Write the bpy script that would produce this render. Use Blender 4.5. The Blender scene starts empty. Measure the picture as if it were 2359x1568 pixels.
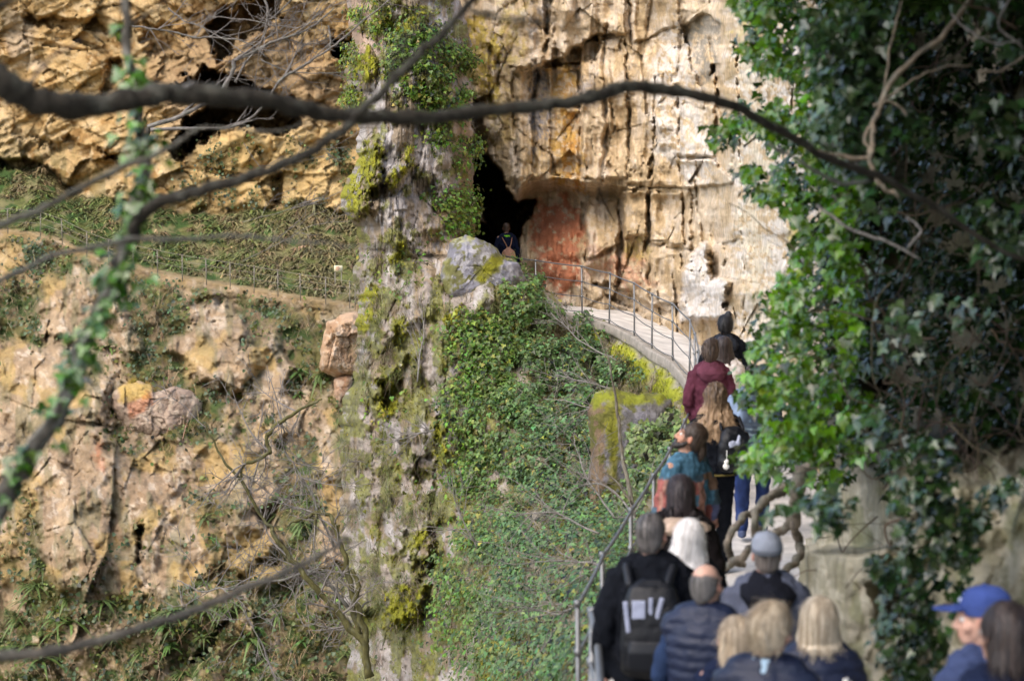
import bpy, math, random
import numpy as np
from mathutils import Vector, Matrix
random.seed(7); rng = np.random.default_rng(7)
S = bpy.context.scene; COL = S.collection
R = math.radians
# ------------------------------------------------------------------ camera frame
# photo measured on a 2358 x 1568 grid; 50 mm lens on a 23.5 mm sensor
FPX, CU, CV, HZ = 5017.0, 1179.0, 784.0, 430.0
PITCH = -math.atan((CV-HZ)/FPX)
CAM = np.array([0., 0., 3.5])
FW = np.array([0, math.cos(PITCH), math.sin(PITCH)]); UPV = np.array([0, -math.sin(PITCH), math.cos(PITCH)]); RT = np.array([1., 0, 0])
def P(u, v, d):
    u = np.asarray(u, float); v = np.asarray(v, float); d = np.asarray(d, float)
    return CAM + d[..., None]*(FW + ((u-CU)/FPX)[..., None]*RT + ((CV-v)/FPX)[..., None]*UPV)
def P1(u, v, d): return P(np.array(u), np.array(v), np.array(d))
# ------------------------------------------------------------------ noise
def h3(ix, iy, iz, seed):
    n = (ix.astype(np.int64)*374761393 + iy.astype(np.int64)*668265263 + iz.astype(np.int64)*2147483647 + seed*1274126177) & 0xFFFFFFFF
    n = ((n ^ (n >> 13))*1274126177) & 0xFFFFFFFF
    n = ((n ^ (n >> 16))*2246822519) & 0xFFFFFFFF
    return ((n ^ (n >> 15)) & 0xFFFFFF)/float(0x1000000)
def vnoise(x, y, z, seed=0):
    x, y, z = np.broadcast_arrays(np.asarray(x, float), np.asarray(y, float), np.asarray(z, float))
    ix, iy, iz = np.floor(x), np.floor(y), np.floor(z)
    fx, fy, fz = x-ix, y-iy, z-iz
    fx = fx*fx*fx*(fx*(fx*6-15)+10); fy = fy*fy*fy*(fy*(fy*6-15)+10); fz = fz*fz*fz*(fz*(fz*6-15)+10)
    o = 0
    for dx in (0, 1):
        for dy in (0, 1):
            for dz in (0, 1):
                w = (fx if dx else 1-fx)*(fy if dy else 1-fy)*(fz if dz else 1-fz)
                o = o + w*h3(ix+dx, iy+dy, iz+dz, seed)
    return o*2-1
def fbm(x, y, z=0., seed=0, oct=4, gain=.5):
    o, a, f, t = 0, 1., 1., 0
    for i in range(oct):
        o = o + a*vnoise(np.asarray(x)*f+17.3*i, np.asarray(y)*f+5.1*i, np.asarray(z)*f, seed+i); t += a; a *= gain; f *= 2.03
    return o/t*1.5
def worley(x, y, seed=0):
    x = np.asarray(x, float); y = np.asarray(y, float)
    ix, iy = np.floor(x), np.floor(y)
    f1 = np.full(x.shape, 9.); f2 = np.full(x.shape, 9.)
    r = [np.zeros(x.shape) for _ in range(3)]; ox = np.zeros(x.shape); oy = np.zeros(x.shape)
    z = np.zeros(x.shape)
    for dx in (-1, 0, 1):
        for dy in (-1, 0, 1):
            cx, cy = ix+dx, iy+dy
            px = cx+.1+.8*h3(cx, cy, z, seed); py = cy+.1+.8*h3(cx, cy, z, seed+1)
            ax, ay = x-px, y-py
            dd = np.sqrt(ax*ax+ay*ay)
            n = dd < f1
            f2 = np.where(n, f1, np.minimum(f2, dd)); f1 = np.where(n, dd, f1)
            ox = np.where(n, ax, ox); oy = np.where(n, ay, oy)
            for k in range(3): r[k] = np.where(n, h3(cx, cy, z, seed+2+k), r[k])
    return f1, f2, r, ox, oy
def rock(x, y, size=1., ax=1., seed=0, levels=3, tilt=1.1, crack=.25, gain=.45, shrink=.42, warp=.45, fine=.10):
    """faceted fractured stone relief in metres, positive sticks out; ax < 1 stretches cells upright"""
    wx = x + warp*size*fbm(x/size*.6, y/size*.6, 0, seed+50, 3); wy = y + warp*size*fbm(x/size*.6, y/size*.6, 3.3, seed+60, 3)
    h, s, a = 0, size, size*.5
    for l in range(levels):
        f1, f2, r, ox, oy = worley(wx/s, wy/s*ax, seed+l*11)
        e = f2-f1
        h = h + a*((r[0]-.5) + tilt*((r[1]-.5)*ox + (r[2]-.5)*oy)) - a*crack*np.exp(-(e/.07)**2)
        s *= shrink; a *= gain
    return h + fine*size*fbm(x/size*2.2, y/size*2.2, 0, seed+70, 6, .68)
def sstep(a, b, x):
    t = np.clip((x-a)/(b-a), 0, 1); return t*t*(3-2*t)
def sdpoly(U, V, poly):
    d = np.full(U.shape, 1e9); ins = np.zeros(U.shape, bool); n = len(poly)
    for i in range(n):
        x0, y0 = poly[i]; x1, y1 = poly[(i+1) % n]
        ex, ey = x1-x0, y1-y0; L = ex*ex+ey*ey+1e-9
        t = np.clip(((U-x0)*ex+(V-y0)*ey)/L, 0, 1)
        d = np.minimum(d, (U-x0-t*ex)**2+(V-y0-t*ey)**2)
        c = (y0 > V) != (y1 > V)
        ins ^= c & (U < ex*(V-y0)/(ey if abs(ey) > 1e-9 else 1e-9)+x0)
    d = np.sqrt(d); return np.where(ins, d, -d)
def pm(U, V, poly, soft=10, amp=14, ns=30, seed=0):
    return sstep(-soft, soft, sdpoly(U, V, poly)+amp*fbm(U/ns, V/ns, 0, 900+seed, 4, .6))
def dline(U, V, pts):
    d = np.full(U.shape, 1e9)
    for (x0, y0), (x1, y1) in zip(pts[:-1], pts[1:]):
        ex, ey = x1-x0, y1-y0; L = ex*ex+ey*ey+1e-9
        t = np.clip(((U-x0)*ex+(V-y0)*ey)/L, 0, 1)
        d = np.minimum(d, (U-x0-t*ex)**2+(V-y0-t*ey)**2)
    return np.sqrt(d)
def tps(pts, U, V):
    p = np.array(pts, float); x, y, w = p[:, 0]/1000, p[:, 1]/1000, p[:, 2]; n = len(p)
    k = lambda r2: np.where(r2 > 1e-12, .5*r2*np.log(np.maximum(r2, 1e-12)), 0)
    K = k((x[:, None]-x)**2+(y[:, None]-y)**2) + np.eye(n)*2e-4
    Q = np.c_[np.ones(n), x, y]
    A = np.block([[K, Q], [Q.T, np.zeros((3, 3))]])
    c = np.linalg.solve(A, np.r_[w, 0, 0, 0])
    u, v = U/1000, V/1000; o = c[n]+c[n+1]*u+c[n+2]*v
    for i in range(n): o = o + c[i]*k((u-x[i])**2+(v-y[i])**2)
    return o
def mixc(a, b, m): return a*(1-m[..., None]) + np.asarray(b)*m[..., None]
# ------------------------------------------------------------------ materials
def nodes(name):
    m = bpy.data.materials.new(name); m.use_nodes = True
    nt = m.node_tree; nt.nodes.clear()
    o = nt.nodes.new('ShaderNodeOutputMaterial'); b = nt.nodes.new('ShaderNodeBsdfPrincipled')
    nt.links.new(b.outputs[0], o.inputs[0]); return m, nt, b, o
def N(nt, t, **kw):
    n = nt.nodes.new(t)
    for k, v in kw.items():
        if k in n.inputs: n.inputs[k].default_value = v
        else: setattr(n, k, v)
    return n
def mat(name, color=None, rough=.8, var=.25, vscale=6., bump=.3, bscale=20., stretch=(1, 1, 1), spec=.3, metal=0., trans=0., coat=0., bdist=.02):
    """colour (or the mesh's 'col' attribute) varied by noise, with a noise bump"""
    m, nt, b, o = nodes(name); L = nt.links.new
    tc = N(nt, 'ShaderNodeTexCoord'); mp = N(nt, 'ShaderNodeMapping'); mp.inputs['Scale'].default_value = stretch
    L(tc.outputs['Object'], mp.inputs['Vector'])
    n1 = N(nt, 'ShaderNodeTexNoise', Scale=vscale, Detail=8., Roughness=.65); L(mp.outputs[0], n1.inputs['Vector'])
    mr = N(nt, 'ShaderNodeMapRange'); mr.inputs['From Min'].default_value = .3; mr.inputs['From Max'].default_value = .7
    mr.inputs['To Min'].default_value = 1-var; mr.inputs['To Max'].default_value = 1+var
    L(n1.outputs['Fac'], mr.inputs['Value'])
    mx = N(nt, 'ShaderNodeMix', data_type='RGBA', blend_type='MULTIPLY'); mx.inputs['Factor'].default_value = 1
    if color is None:
        at = N(nt, 'ShaderNodeAttribute', attribute_name='col'); L(at.outputs['Color'], mx.inputs[6])
    else: mx.inputs[6].default_value = (*color, 1)
    cr = N(nt, 'ShaderNodeCombineColor'); [L(mr.outputs[0], cr.inputs[i]) for i in range(3)]
    L(cr.outputs[0], mx.inputs[7]); L(mx.outputs[2], b.inputs['Base Color'])
    n2 = N(nt, 'ShaderNodeTexNoise', Scale=bscale, Detail=8., Roughness=.7); L(mp.outputs[0], n2.inputs['Vector'])
    bp = N(nt, 'ShaderNodeBump', Strength=bump, Distance=bdist); L(n2.outputs['Fac'], bp.inputs['Height']); L(bp.outputs[0], b.inputs['Normal'])
    b.inputs['Roughness'].default_value = rough; b.inputs['Specular IOR Level'].default_value = spec; b.inputs['Metallic'].default_value = metal
    b.inputs['Coat Weight'].default_value = coat; b.inputs['Coat Roughness'].default_value = .25
    if trans:
        tr = N(nt, 'ShaderNodeBsdfTranslucent'); ms = N(nt, 'ShaderNodeMixShader'); ms.inputs[0].default_value = trans
        L(mx.outputs[2], tr.inputs['Color']); L(b.outputs[0], ms.inputs[1]); L(tr.outputs[0], ms.inputs[2]); L(ms.outputs[0], o.inputs[0])
    return m
M = dict(
    far_rock=mat('far limestone', None, .9, .30, 1.3, .9, 3.5, bdist=.28, spec=.2),
    rock=mat('limestone', None, .9, .28, 4., .9, 9., bdist=.08, spec=.2),
    near_rock=mat('shaded limestone', None, .9, .3, 5., .8, 14., bdist=.03, spec=.2),
    leaf=mat('ivy leaf', None, .42, .2, 30, .1, 60, spec=.4, trans=.25),
    gloss_leaf=mat('glossy ivy leaf', None, .22, .2, 30, .15, 60, spec=.65, trans=.28, coat=.35),
    fern=mat('fern frond', None, .5, .2, 8, .1, 40, spec=.35, trans=.15),
    moss=mat('moss', None, .95, .3, 12, .6, 40, spec=.1),
    dry=mat('dry stalk', None, .9, .3, 8, .2, 40, spec=.1),
    bark=mat('bark', None, .85, .4, 22, 1., 45, (1, 1, .5), bdist=.02, spec=.25),
    concrete=mat('path concrete', (.50, .475, .44), .85, .30, 2.5, .5, 18, bdist=.02),
    wallstone=mat('retaining wall', None, .9, .3, 5, .7, 14, bdist=.04),
    steel=mat('galvanised steel', (.17, .175, .18), .5, .2, 25, .15, 60, metal=.6, spec=.5),
    dull_steel=mat('dull steel', (.22, .19, .15), .7, .2, 5, .1, 60, metal=.3),
    sign=mat('sign board', (.62, .55, .36), .6, .1, 3, .05, 20),
    signtext=mat('sign lettering', (.12, .10, .07), .7, .1, 3, .05, 20),
    soil=mat('valley soil', (.12, .10, .06), .95, .4, .3, .6, 2.),
)
def skin_mat(n, c): return mat(n, c, .55, .10, 22, .15, 80, spec=.35, bdist=.004)
def cloth(n, c, **k):
    a = dict(rough=.85, var=.18, vscale=9, bump=.35, bscale=120, bdist=.006, spec=.2); a.update(k); return mat(n, c, **a)
# ------------------------------------------------------------------ mesh building
def tag(o, label=None, cat=None, group=None, kind=None):
    if label: o['label'] = label
    if cat: o['category'] = cat
    if group: o['group'] = group
    if kind: o['kind'] = kind
    return o
def link(name, me, m=None, parent=None, smooth=True):
    o = bpy.data.objects.new(name, me); COL.objects.link(o)
    if m is not None: me.materials.append(m)
    if smooth: me.polygons.foreach_set('use_smooth', np.ones(len(me.polygons), bool))
    if parent is not None: o.parent = parent
    return o
def empty(name, loc=(0, 0, 0), rz=0.):
    o = bpy.data.objects.new(name, None); COL.objects.link(o); o.location = loc; o.rotation_euler = (0, 0, rz); o.empty_display_size = .2
    return o
def amesh(name, V, F, C=None):
    """V (n,3); F (m,k) one array or list of arrays; C (n,3) colours"""
    me = bpy.data.meshes.new(name)
    V = np.ascontiguousarray(V, np.float32)
    FS = F if isinstance(F, list) else [F]
    FS = [np.asarray(f, np.int32) for f in FS if len(f)]
    me.vertices.add(len(V)); me.vertices.foreach_set('co', V.ravel())
    nl = sum(f.size for f in FS); npoly = sum(len(f) for f in FS)
    me.loops.add(nl); me.polygons.add(npoly)
    me.loops.foreach_set('vertex_index', np.concatenate([f.ravel() for f in FS]))
    tot = np.concatenate([np.full(len(f), f.shape[1], np.int32) for f in FS])
    st = np.r_[0, np.cumsum(tot)[:-1]].astype(np.int32)
    me.polygons.foreach_set('loop_start', st)
    me.update(calc_edges=True); me.validate()
    if C is not None:
        a = me.attributes.new('col', 'FLOAT_COLOR', 'POINT')
        a.data.foreach_set('color', np.c_[np.clip(C, 0, 1), np.ones(len(C))].astype(np.float32).ravel())
    return me
def gridfaces(nr, nc):
    i = np.arange(nr-1)[:, None]*nc + np.arange(nc-1)[None, :]
    return np.stack([i, i+nc, i+nc+1, i+1], -1).reshape(-1, 4)
def gnormals(X):
    du = np.gradient(X, axis=1); dv = np.gradient(X, axis=0)
    n = np.cross(dv, du); n /= np.linalg.norm(n, axis=-1, keepdims=True)+1e-9
    return n
def sheet(name, U, V, D, C, m, parent=None):
    X = P(U, V, D); nr, nc = U.shape
    me = amesh(name, X.reshape(-1, 3), gridfaces(nr, nc), C.reshape(-1, 3))
    return link(name, me, m, parent), X, gnormals(X)
class MB:
    def __init__(s): s.v = []; s.q = []; s.t = []; s.n = 0; s.c = []
    def add(s, v, q=None, t=None, c=(.2, .2, .2)):
        v = np.asarray(v, float)
        if q is not None and len(q): s.q.append(np.asarray(q)+s.n)
        if t is not None and len(t): s.t.append(np.asarray(t)+s.n)
        c = np.asarray(c, float); s.c.append(np.tile(c, (len(v), 1)) if c.ndim == 1 else c)
        s.v.append(v); s.n += len(v)
    def mesh(s, name):
        F = []
        if s.q: F.append(np.concatenate(s.q))
        if s.t: F.append(np.concatenate(s.t))
        return amesh(name, np.concatenate(s.v), F, np.concatenate(s.c))
    def build(s, name, m, parent=None, smooth=True): return link(name, s.mesh(name), m, parent, smooth)
    def tube(s, pts, rad, seg=8, c=(.2, .2, .2), cap=True):
        p = np.asarray(pts, float); n = len(p); r = np.broadcast_to(np.asarray(rad, float), (n,))
        T = np.gradient(p, axis=0); T /= np.linalg.norm(T, axis=1, keepdims=True)+1e-9
        ref = np.array([0, 0, 1.]) if abs(T[0, 2]) < .9 else np.array([1., 0, 0])
        A = np.zeros((n, 3)); a = np.cross(T[0], ref); a /= np.linalg.norm(a)
        for i in range(n):
            a = a-T[i]*a.dot(T[i]); a /= np.linalg.norm(a)+1e-9; A[i] = a
        B = np.cross(T, A); th = np.linspace(0, 2*math.pi, seg, endpoint=False)
        v = p[:, None]+r[:, None, None]*(np.cos(th)[None, :, None]*A[:, None]+np.sin(th)[None, :, None]*B[:, None])
        i = np.arange(n-1)[:, None]*seg; j = np.arange(seg)[None]
        q = np.stack([i+j, i+(j+1) % seg, i+seg+(j+1) % seg, i+seg+j], -1).reshape(-1, 4)
        v = v.reshape(-1, 3); t = None
        if cap:
            v = np.r_[v, p[:1], p[-1:]]; b = n*seg; jj = np.arange(seg)
            t = np.r_[np.stack([np.full(seg, b), (jj+1) % seg, jj], -1), np.stack([np.full(seg, b+1), b-seg+jj, b-seg+(jj+1) % seg], -1)]
        if np.ndim(c) == 2: c = np.asarray(c)
        s.add(v, q, t, c)
    def ell(s, c, r, rot=None, nu=16, nv=10, col=(.2, .2, .2)):
        ph = np.linspace(0, math.pi, nv+1)[1:-1]; th = np.linspace(0, 2*math.pi, nu, endpoint=False)
        v = np.stack([np.sin(ph)[:, None]*np.cos(th), np.sin(ph)[:, None]*np.sin(th), np.cos(ph)[:, None]+0*th], -1).reshape(-1, 3)
        v = np.r_[v, [[0, 0, 1]], [[0, 0, -1]]]*np.asarray(r)
        if rot is not None: v = v @ np.asarray(rot).T
        i = np.arange(nv-2)[:, None]*nu; j = np.arange(nu)[None]
        q = np.stack([i+j, i+nu+j, i+nu+(j+1) % nu, i+(j+1) % nu], -1).reshape(-1, 4)
        b = (nv-1)*nu; jj = np.arange(nu)
        t = np.r_[np.stack([np.full(nu, b), jj, (jj+1) % nu], -1), np.stack([np.full(nu, b+1), b-nu+(jj+1) % nu, b-nu+jj], -1)]
        s.add(v+np.asarray(c), q, t, col)
    def chain(s, pts, rad, col=(.2, .2, .2)):
        for p, r in zip(pts, rad): s.ell(p, (r, r, r), None, 12, 8, col)
        for i in range(len(pts)-1): s.tube([pts[i], pts[i+1]], [rad[i], rad[i+1]], 12, col)
    def loft(s, rings, seg=24, col=(.2, .2, .2), pw=2.):
        """rings of (cx, cy, z, rx, ry)"""
        th = np.linspace(0, 2*math.pi, seg, endpoint=False); n = len(rings)
        cx = np.sign(np.cos(th))*np.abs(np.cos(th))**(2/pw); sy = np.sign(np.sin(th))*np.abs(np.sin(th))**(2/pw)
        v = np.array([np.stack([x+rx*cx, y+ry*sy, np.full(seg, z)], -1) for x, y, z, rx, ry in rings]).reshape(-1, 3)
        i = np.arange(n-1)[:, None]*seg; j = np.arange(seg)[None]
        q = np.stack([i+j, i+(j+1) % seg, i+seg+(j+1) % seg, i+seg+j], -1).reshape(-1, 4)
        v = np.r_[v, [rings[0][:3]], [rings[-1][:3]]]; b = n*seg; jj = np.arange(seg)
        t = np.r_[np.stack([np.full(seg, b), (jj+1) % seg, jj], -1), np.stack([np.full(seg, b+1), b-seg+jj, b-seg+(jj+1) % seg], -1)]
        s.add(v, q, t, col)
    def box(s, c, h, rot=None, col=(.2, .2, .2)):
        v = np.array([[x, y, z] for x in (-1, 1) for y in (-1, 1) for z in (-1, 1)], float)*np.asarray(h)
        if rot is not None: v = v @ np.asarray(rot).T
        s.add(v+np.asarray(c), [[0, 1, 3, 2], [4, 6, 7, 5], [0, 4, 5, 1], [2, 3, 7, 6], [0, 2, 6, 4], [1, 5, 7, 3]], None, col)
def crom(pts, k=8):
    p = np.asarray(pts, float); p = np.r_[[2*p[0]-p[1]], p, [2*p[-1]-p[-2]]]; out = []
    for i in range(1, len(p)-2):
        t = np.linspace(0, 1, k, endpoint=False)[:, None]; a, b, c, d = p[i-1], p[i], p[i+1], p[i+2]
        out.append(.5*(2*b+(c-a)*t+(2*a-5*b+4*c-d)*t*t+(3*b-a-3*c+d)*t**3))
    return np.r_[np.concatenate(out), [p[-2]]]
LEAF = np.array([[0, 0, 0], [0, 1, -.18], [-.48, .05, .10], [-.40, .58, .04], [.48, .05, .10], [.40, .58, .04]])
LEAF5 = np.array([[0, .08, 0], [0, 1, -.22], [-.30, -.10, .05], [-.55, .28, .08], [-.26, .50, .05], [.30, -.10, .05], [.55, .28, .08], [.26, .50, .05]])
def leaves(name, pos, nrm, size, colr, m, parent=None, droop=1., lobed=False, spin=.7):
    n = len(pos); nrm = nrm/(np.linalg.norm(nrm, axis=1, keepdims=True)+1e-9)
    t = np.array([0, 0, -droop])+rng.normal(0, spin, (n, 3)); t = t-nrm*(t*nrm).sum(1, keepdims=True); t /= np.linalg.norm(t, axis=1, keepdims=True)+1e-9
    s = np.cross(t, nrm); L = LEAF5 if lobed else LEAF; k = len(L)
    V = pos[:, None]+size[:, None, None]*(L[None, :, :1]*s[:, None]+L[None, :, 1:2]*t[:, None]+L[None, :, 2:]*nrm[:, None])
    b = np.arange(n)[:, None]*k
    if lobed: F = [np.concatenate([b+np.array([0, 2, 3, 4]), b+np.array([0, 7, 6, 5])]), np.concatenate([b+np.array([0, 4, 1]), b+np.array([0, 1, 7])])]
    else: F = np.concatenate([b+np.array([0, 2, 3, 1]), b+np.array([0, 1, 5, 4])])
    return link(name, amesh(name, V.reshape(-1, 3), F, np.repeat(colr, k, 0)), m, parent, False)
def blades_mesh(name, base, hd, up, L, W, arch, colr, K=4):
    """arching strap blades: hd sideways direction, up start direction"""
    n = len(base); t = np.linspace(0, 1, K+1)
    sd = np.cross(hd, up); sd /= np.linalg.norm(sd, axis=1, keepdims=True)+1e-9
    V = []
    for a in t:
        c = base+L[:, None]*(hd*(a*.8+.2*a*a)+up*((1-.6*arch)[:, None]*a*1.1-(arch*a*a*.75)[:, None]))
        w = (W*(1-a*.92)*(.55+1.2*a*(1-a)*2))[:, None]
        V += [c-sd*w, c+sd*w]
    V = np.stack(V, 1); k = 2*(K+1); b = np.arange(n)[:, None]*k
    F = np.concatenate([b+np.array([2*i, 2*i+1, 2*i+3, 2*i+2]) for i in range(K)])
    return amesh(name, V.reshape(-1, 3), F, np.repeat(colr, k, 0))
def rand_dirs(n, flat=True):
    a = rng.uniform(0, 2*math.pi, n); return np.stack([np.cos(a), np.sin(a), np.zeros(n)], -1)
def pick(mask, n):
    """n random cells of a grid, chance in proportion to mask"""
    p = mask.ravel().astype(float); p = p/p.sum(); return rng.choice(len(p), n, p=p)
def jcol(c, n, j=.25, hue=.08):
    c = np.asarray(c, float); return np.clip(c*(1+rng.normal(0, j, (n, 1)))*(1+rng.normal(0, hue, (n, 3))), .004, 1)
# ================================================================== far cliff (about 110 m away across the gorge)
def lin(x, pts): p = np.array(pts, float); return np.interp(x, p[:, 0], p[:, 1])
PATHV = [(-400, 500), (0, 528), (70, 535), (140, 552), (200, 582), (280, 606), (400, 634), (520, 654), (640, 674), (740, 690), (840, 702), (1100, 730)]
PATHD = [(-400, 113), (0, 110.5), (140, 108), (200, 106.5), (400, 104.5), (640, 102.5), (840, 101), (1100, 100)]
u = np.arange(-260, 1010, 3.); v = np.arange(-260, 1760, 3.); U, V = np.meshgrid(u, v)
s = V-lin(U, PATHV); cb = lin(U, [(-300, 330), (0, 372), (100, 392), (180, 445), (280, 462), (420, 492), (560, 482), (700, 472), (830, 500), (1000, 520)])+14*fbm(U/40, V/90, 0, 5)
base = lin(U, PATHD)
up = np.clip((lin(U, PATHV)-V)/(lin(U, PATHV)-cb), 0, 1)
D = base + 11*up - .019*np.clip(s-14, 0, 700) - .008*np.clip(s-14, 0, None) + np.where((s < 6) & (s > -8), 0, 0)
D = D + .7*sstep(4, -4, s)                                                   # the ledge the far path is cut into
rocky = sstep(8, -8, V-cb+0)                                                 # 1 above the fern band
xm, ym = U*.021, V*.021
rel = rock(xm*.8+ym*.35, ym*1.25-xm*.45, 4.6, .75, 11, 4, 2.1, .09, .45, .44, .25, .09)
strata = fbm((xm*.5+ym)*1.1, (xm-.5*ym)*.16, 0, 15, 4, .6)*.55; D = D - rocky*(rel*.85+strata)
lower = sstep(8, 30, s)
rel2 = rock(xm+ym*.2, ym-.3*xm, 2.6, .8, 31, 4, 1.8, .10, .48, .44, .3, .12)
rocklow = sstep(-.25, .2, fbm(U/120, V/120, 0, 77, 4)+.15)*lower
SLABS = [([(-30, 775), (60, 790), (150, 780), (210, 850), (258, 930), (240, 1010), (270, 1040), (340, 1050), (420, 1120), (480, 1200), (500, 1290), (430, 1370), (330, 1360), (230, 1395), (130, 1345), (75, 1230), (60, 1120), (-30, 1130)], 1.9),
         ([(398, 805), (405, 775), (430, 745), (470, 704), (528, 732), (572, 758), (574, 800), (598, 840), (562, 885), (540, 898), (500, 890), (470, 868), (440, 852)], 2.6), ([(566, 790), (632, 793), (664, 850), (668, 905), (716, 960), (702, 1012), (650, 1000), (610, 955), (568, 922)], 2.2),
         ([(90, 640), (200, 630), (225, 720), (190, 790), (110, 760)], 1.6), ([(258, 640), (300, 690), (312, 770), (300, 830), (265, 800), (240, 720)], 1.8), ([(450, 1030), (560, 1010), (650, 1080), (610, 1170), (480, 1160)], 1.0), ([(500, 1190), (640, 1170), (660, 1230), (560, 1310), (500, 1290)], 1.0), ([(728, 1000), (790, 950), (806, 1300), (740, 1300)], 1.8), ([(-20, 1340), (40, 1350), (50, 1400), (-20, 1430)], .9), ([(130, 1430), (230, 1420), (220, 1500), (140, 1500)], .7), ([(560, 1300), (700, 1290), (690, 1340), (580, 1350)], .6)]
relS = rock(xm*.9+.3*ym, ym*.9-.35*xm, 6., .8, 35, 4, 2.1, .07, .42, .4, .25, .05)
slabm = np.zeros(U.shape)
for k, (pl, dp) in enumerate(SLABS):
    m = pm(U, V, pl, 20, 22, 42, 60+k); D = D - .6*dp*m; slabm = np.maximum(slabm, m)
D = D - .42*lower*slabm*relS
D = D - lower*(1-.75*slabm)*(.40*rel2*(.5+rocklow)) - lower*.8*fbm(U/60, V/60, 0, 21, 4)
# overhanging rock courses and caves
CAVES = [([(395, 205), (470, 165), (520, 172), (560, 180), (640, 215), (690, 245), (700, 290), (640, 310), (560, 290), (470, 300), (430, 345), (410, 330), (425, 290), (480, 240)], 17),
         ([(740, 75), (790, 92), (860, 110), (860, 170), (800, 150), (770, 120)], 15), ([(470, 60), (560, 0), (640, -10), (650, 40), (560, 90), (500, 150)], 5.5),
         ([(395, 335), (440, 290), (520, 262), (480, 310), (430, 350), (405, 355)], 8), ([(-10, 355), (70, 372), (180, 440), (170, 455), (60, 400), (-10, 385)], 2.5),
         ([(250, 150), (268, 145), (262, 185), (235, 235), (228, 230)], 1.6), ([(330, 40), (400, 60), (420, 120), (370, 130), (330, 90)], 1.2), ([(60, 40), (180, 45), (300, 70), (300, 84), (180, 68), (60, 58)], 1.6),
         ([(640, 395), (652, 400), (650, 470), (632, 490), (628, 440)], 1.5), ([(20, 200), (80, 225), (180, 265), (175, 280), (70, 245), (15, 215)], 1.3),
         ([(90, 320), (200, 330), (290, 360), (280, 375), (190, 350), (95, 335)], 1.1)]
for k, (pl, dp) in enumerate(CAVES): D = D + dp*pm(U, V, pl, 7, 16, 32, 40+k)
# smooth slabs and bulges below the path
for pl in ([(445, 1520), (560, 1380), (520, 1440), (470, 1525)], [(590, 1180), (640, 1150), (620, 1220)], [(315, 1215), (330, 1210), (318, 1290)]): D = D + 2.5*pm(U, V, pl, 9, 8, 20, 3)
# colour of the stone, the earth and the growth
n1, n2, n3 = fbm(U/110, V/90, 0, 101, 5), fbm(U/35, V/45, 0, 102, 5, .6), fbm(U/16, V/16, 0, 103, 4, .65)
och = mixc(np.array([.42, .275, .115])+0*U[..., None], [.48, .34, .17], sstep(-.3, .4, n1))
och = mixc(och, [.29, .165, .055], sstep(.05, .5, n2+.35*n1)); och = mixc(och, [.54, .40, .22], sstep(.22, .5, n3)*.75)
och = mixc(och, [.30, .20, .11], pm(U, V, [(360, 120), (500, 0), (700, 60), (830, 200), (700, 300), (430, 300), (330, 230)], 50, 40, 60, 9)*.7)
och = mixc(och, [.52, .36, .15], pm(U, V, [(440, 330), (560, 300), (720, 310), (830, 360), (830, 480), (600, 480), (450, 480)], 30, 40, 50, 10)*.7)
och = mixc(och, [.10, .10, .03], sstep(.15, .4, fbm(U/18, V/60, 0, 108, 4))*.45*sstep(300, 380, V))
och = mixc(och, [.47, .36, .24], pm(U, V, [(10, 20), (75, 30), (70, 110), (110, 160), (40, 150), (10, 90)], 14, 14, 30, 11)*.7)
low = mixc(np.array([.40, .285, .17])+0*U[..., None], [.305, .21, .125], sstep(-.2, .35, n1)); low = mixc(low, [.50, .40, .29], sstep(.05, .4, n3+.3*n2)*.8)
low = mixc(low, [.24, .165, .095], sstep(.0, .3, fbm(U/34, V/80, 0, 121, 5, .6))*.7); low = mixc(low, [.17, .15, .075], sstep(.12, .4, fbm(U/22, V/90, 0, 122, 4))*.6); low = mixc(low, [.40, .265, .085], sstep(.1, .4, fbm(U/60, V/70, 0, 120, 4))*.6)
veg = mixc(np.array([.125, .11, .038])+0*U[..., None], [.20, .145, .08], sstep(-.1, .4, n2)); veg = mixc(veg, [.05, .075, .02], sstep(0, .4, fbm(U/28, V/24, 0, 130, 4)))
vegm = lower*(1-np.maximum(rocklow*.9, slabm)*sstep(-.45, -.05, n3+.6*n2+1.0*slabm))
vegm = np.maximum(vegm, lower*sstep(1180, 1420, V+60*n1)*sstep(-.1, .25, n2-.2*slabm+.1))
C = mixc(low, veg, vegm)
C = mixc(C, och, rocky)
band = (1-rocky)*sstep(6, -6, s)
C = mixc(C, veg*np.array([.85, 1.05, .8]), band)
C = mixc(C, [.29, .205, .10], sstep(8, 3, np.abs(s-1)+5*n3)*.85)
C = mixc(C, [.24, .165, .08], sstep(26, 10, np.abs(s-20)+9*n2)*.4)
C = mixc(C, [.48, .31, .05], pm(U, V, [(268, 890), (300, 875), (350, 890), (340, 930), (300, 925)], 8, 8, 14, 12)*.9)
C = mixc(C, [.40, .12, .05], pm(U, V, [(215, 1050), (235, 1010), (240, 1090)], 8, 8, 14, 13)*.5)
FAR_U, FAR_V, FAR_D = U, V, D
far, FX, FN = sheet('far_cliff', U, V, D, C, M['far_rock']); tag(far, 'ochre far cliff with dark caves above a green ferny ledge', 'cliff', None, 'structure')
far_band = band*sstep(-60, -12, -np.abs(s))*0+band*sstep(-5, -16, s); far_veg = vegm; far_s = s
far_rockveg = rocky*sstep(280, 360, V)*sstep(.12, .3, fbm(U/18, V/60, 0, 108, 4))
def far_d(uu, vv):
    i = np.clip(np.round((np.asarray(vv)+260)/3).astype(int), 0, U_SH[0]-1); j = np.clip(np.round((np.asarray(uu)+260)/3).astype(int), 0, U_SH[1]-1)
    return FAR_D[i, j]
U_SH = U.shape
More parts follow.
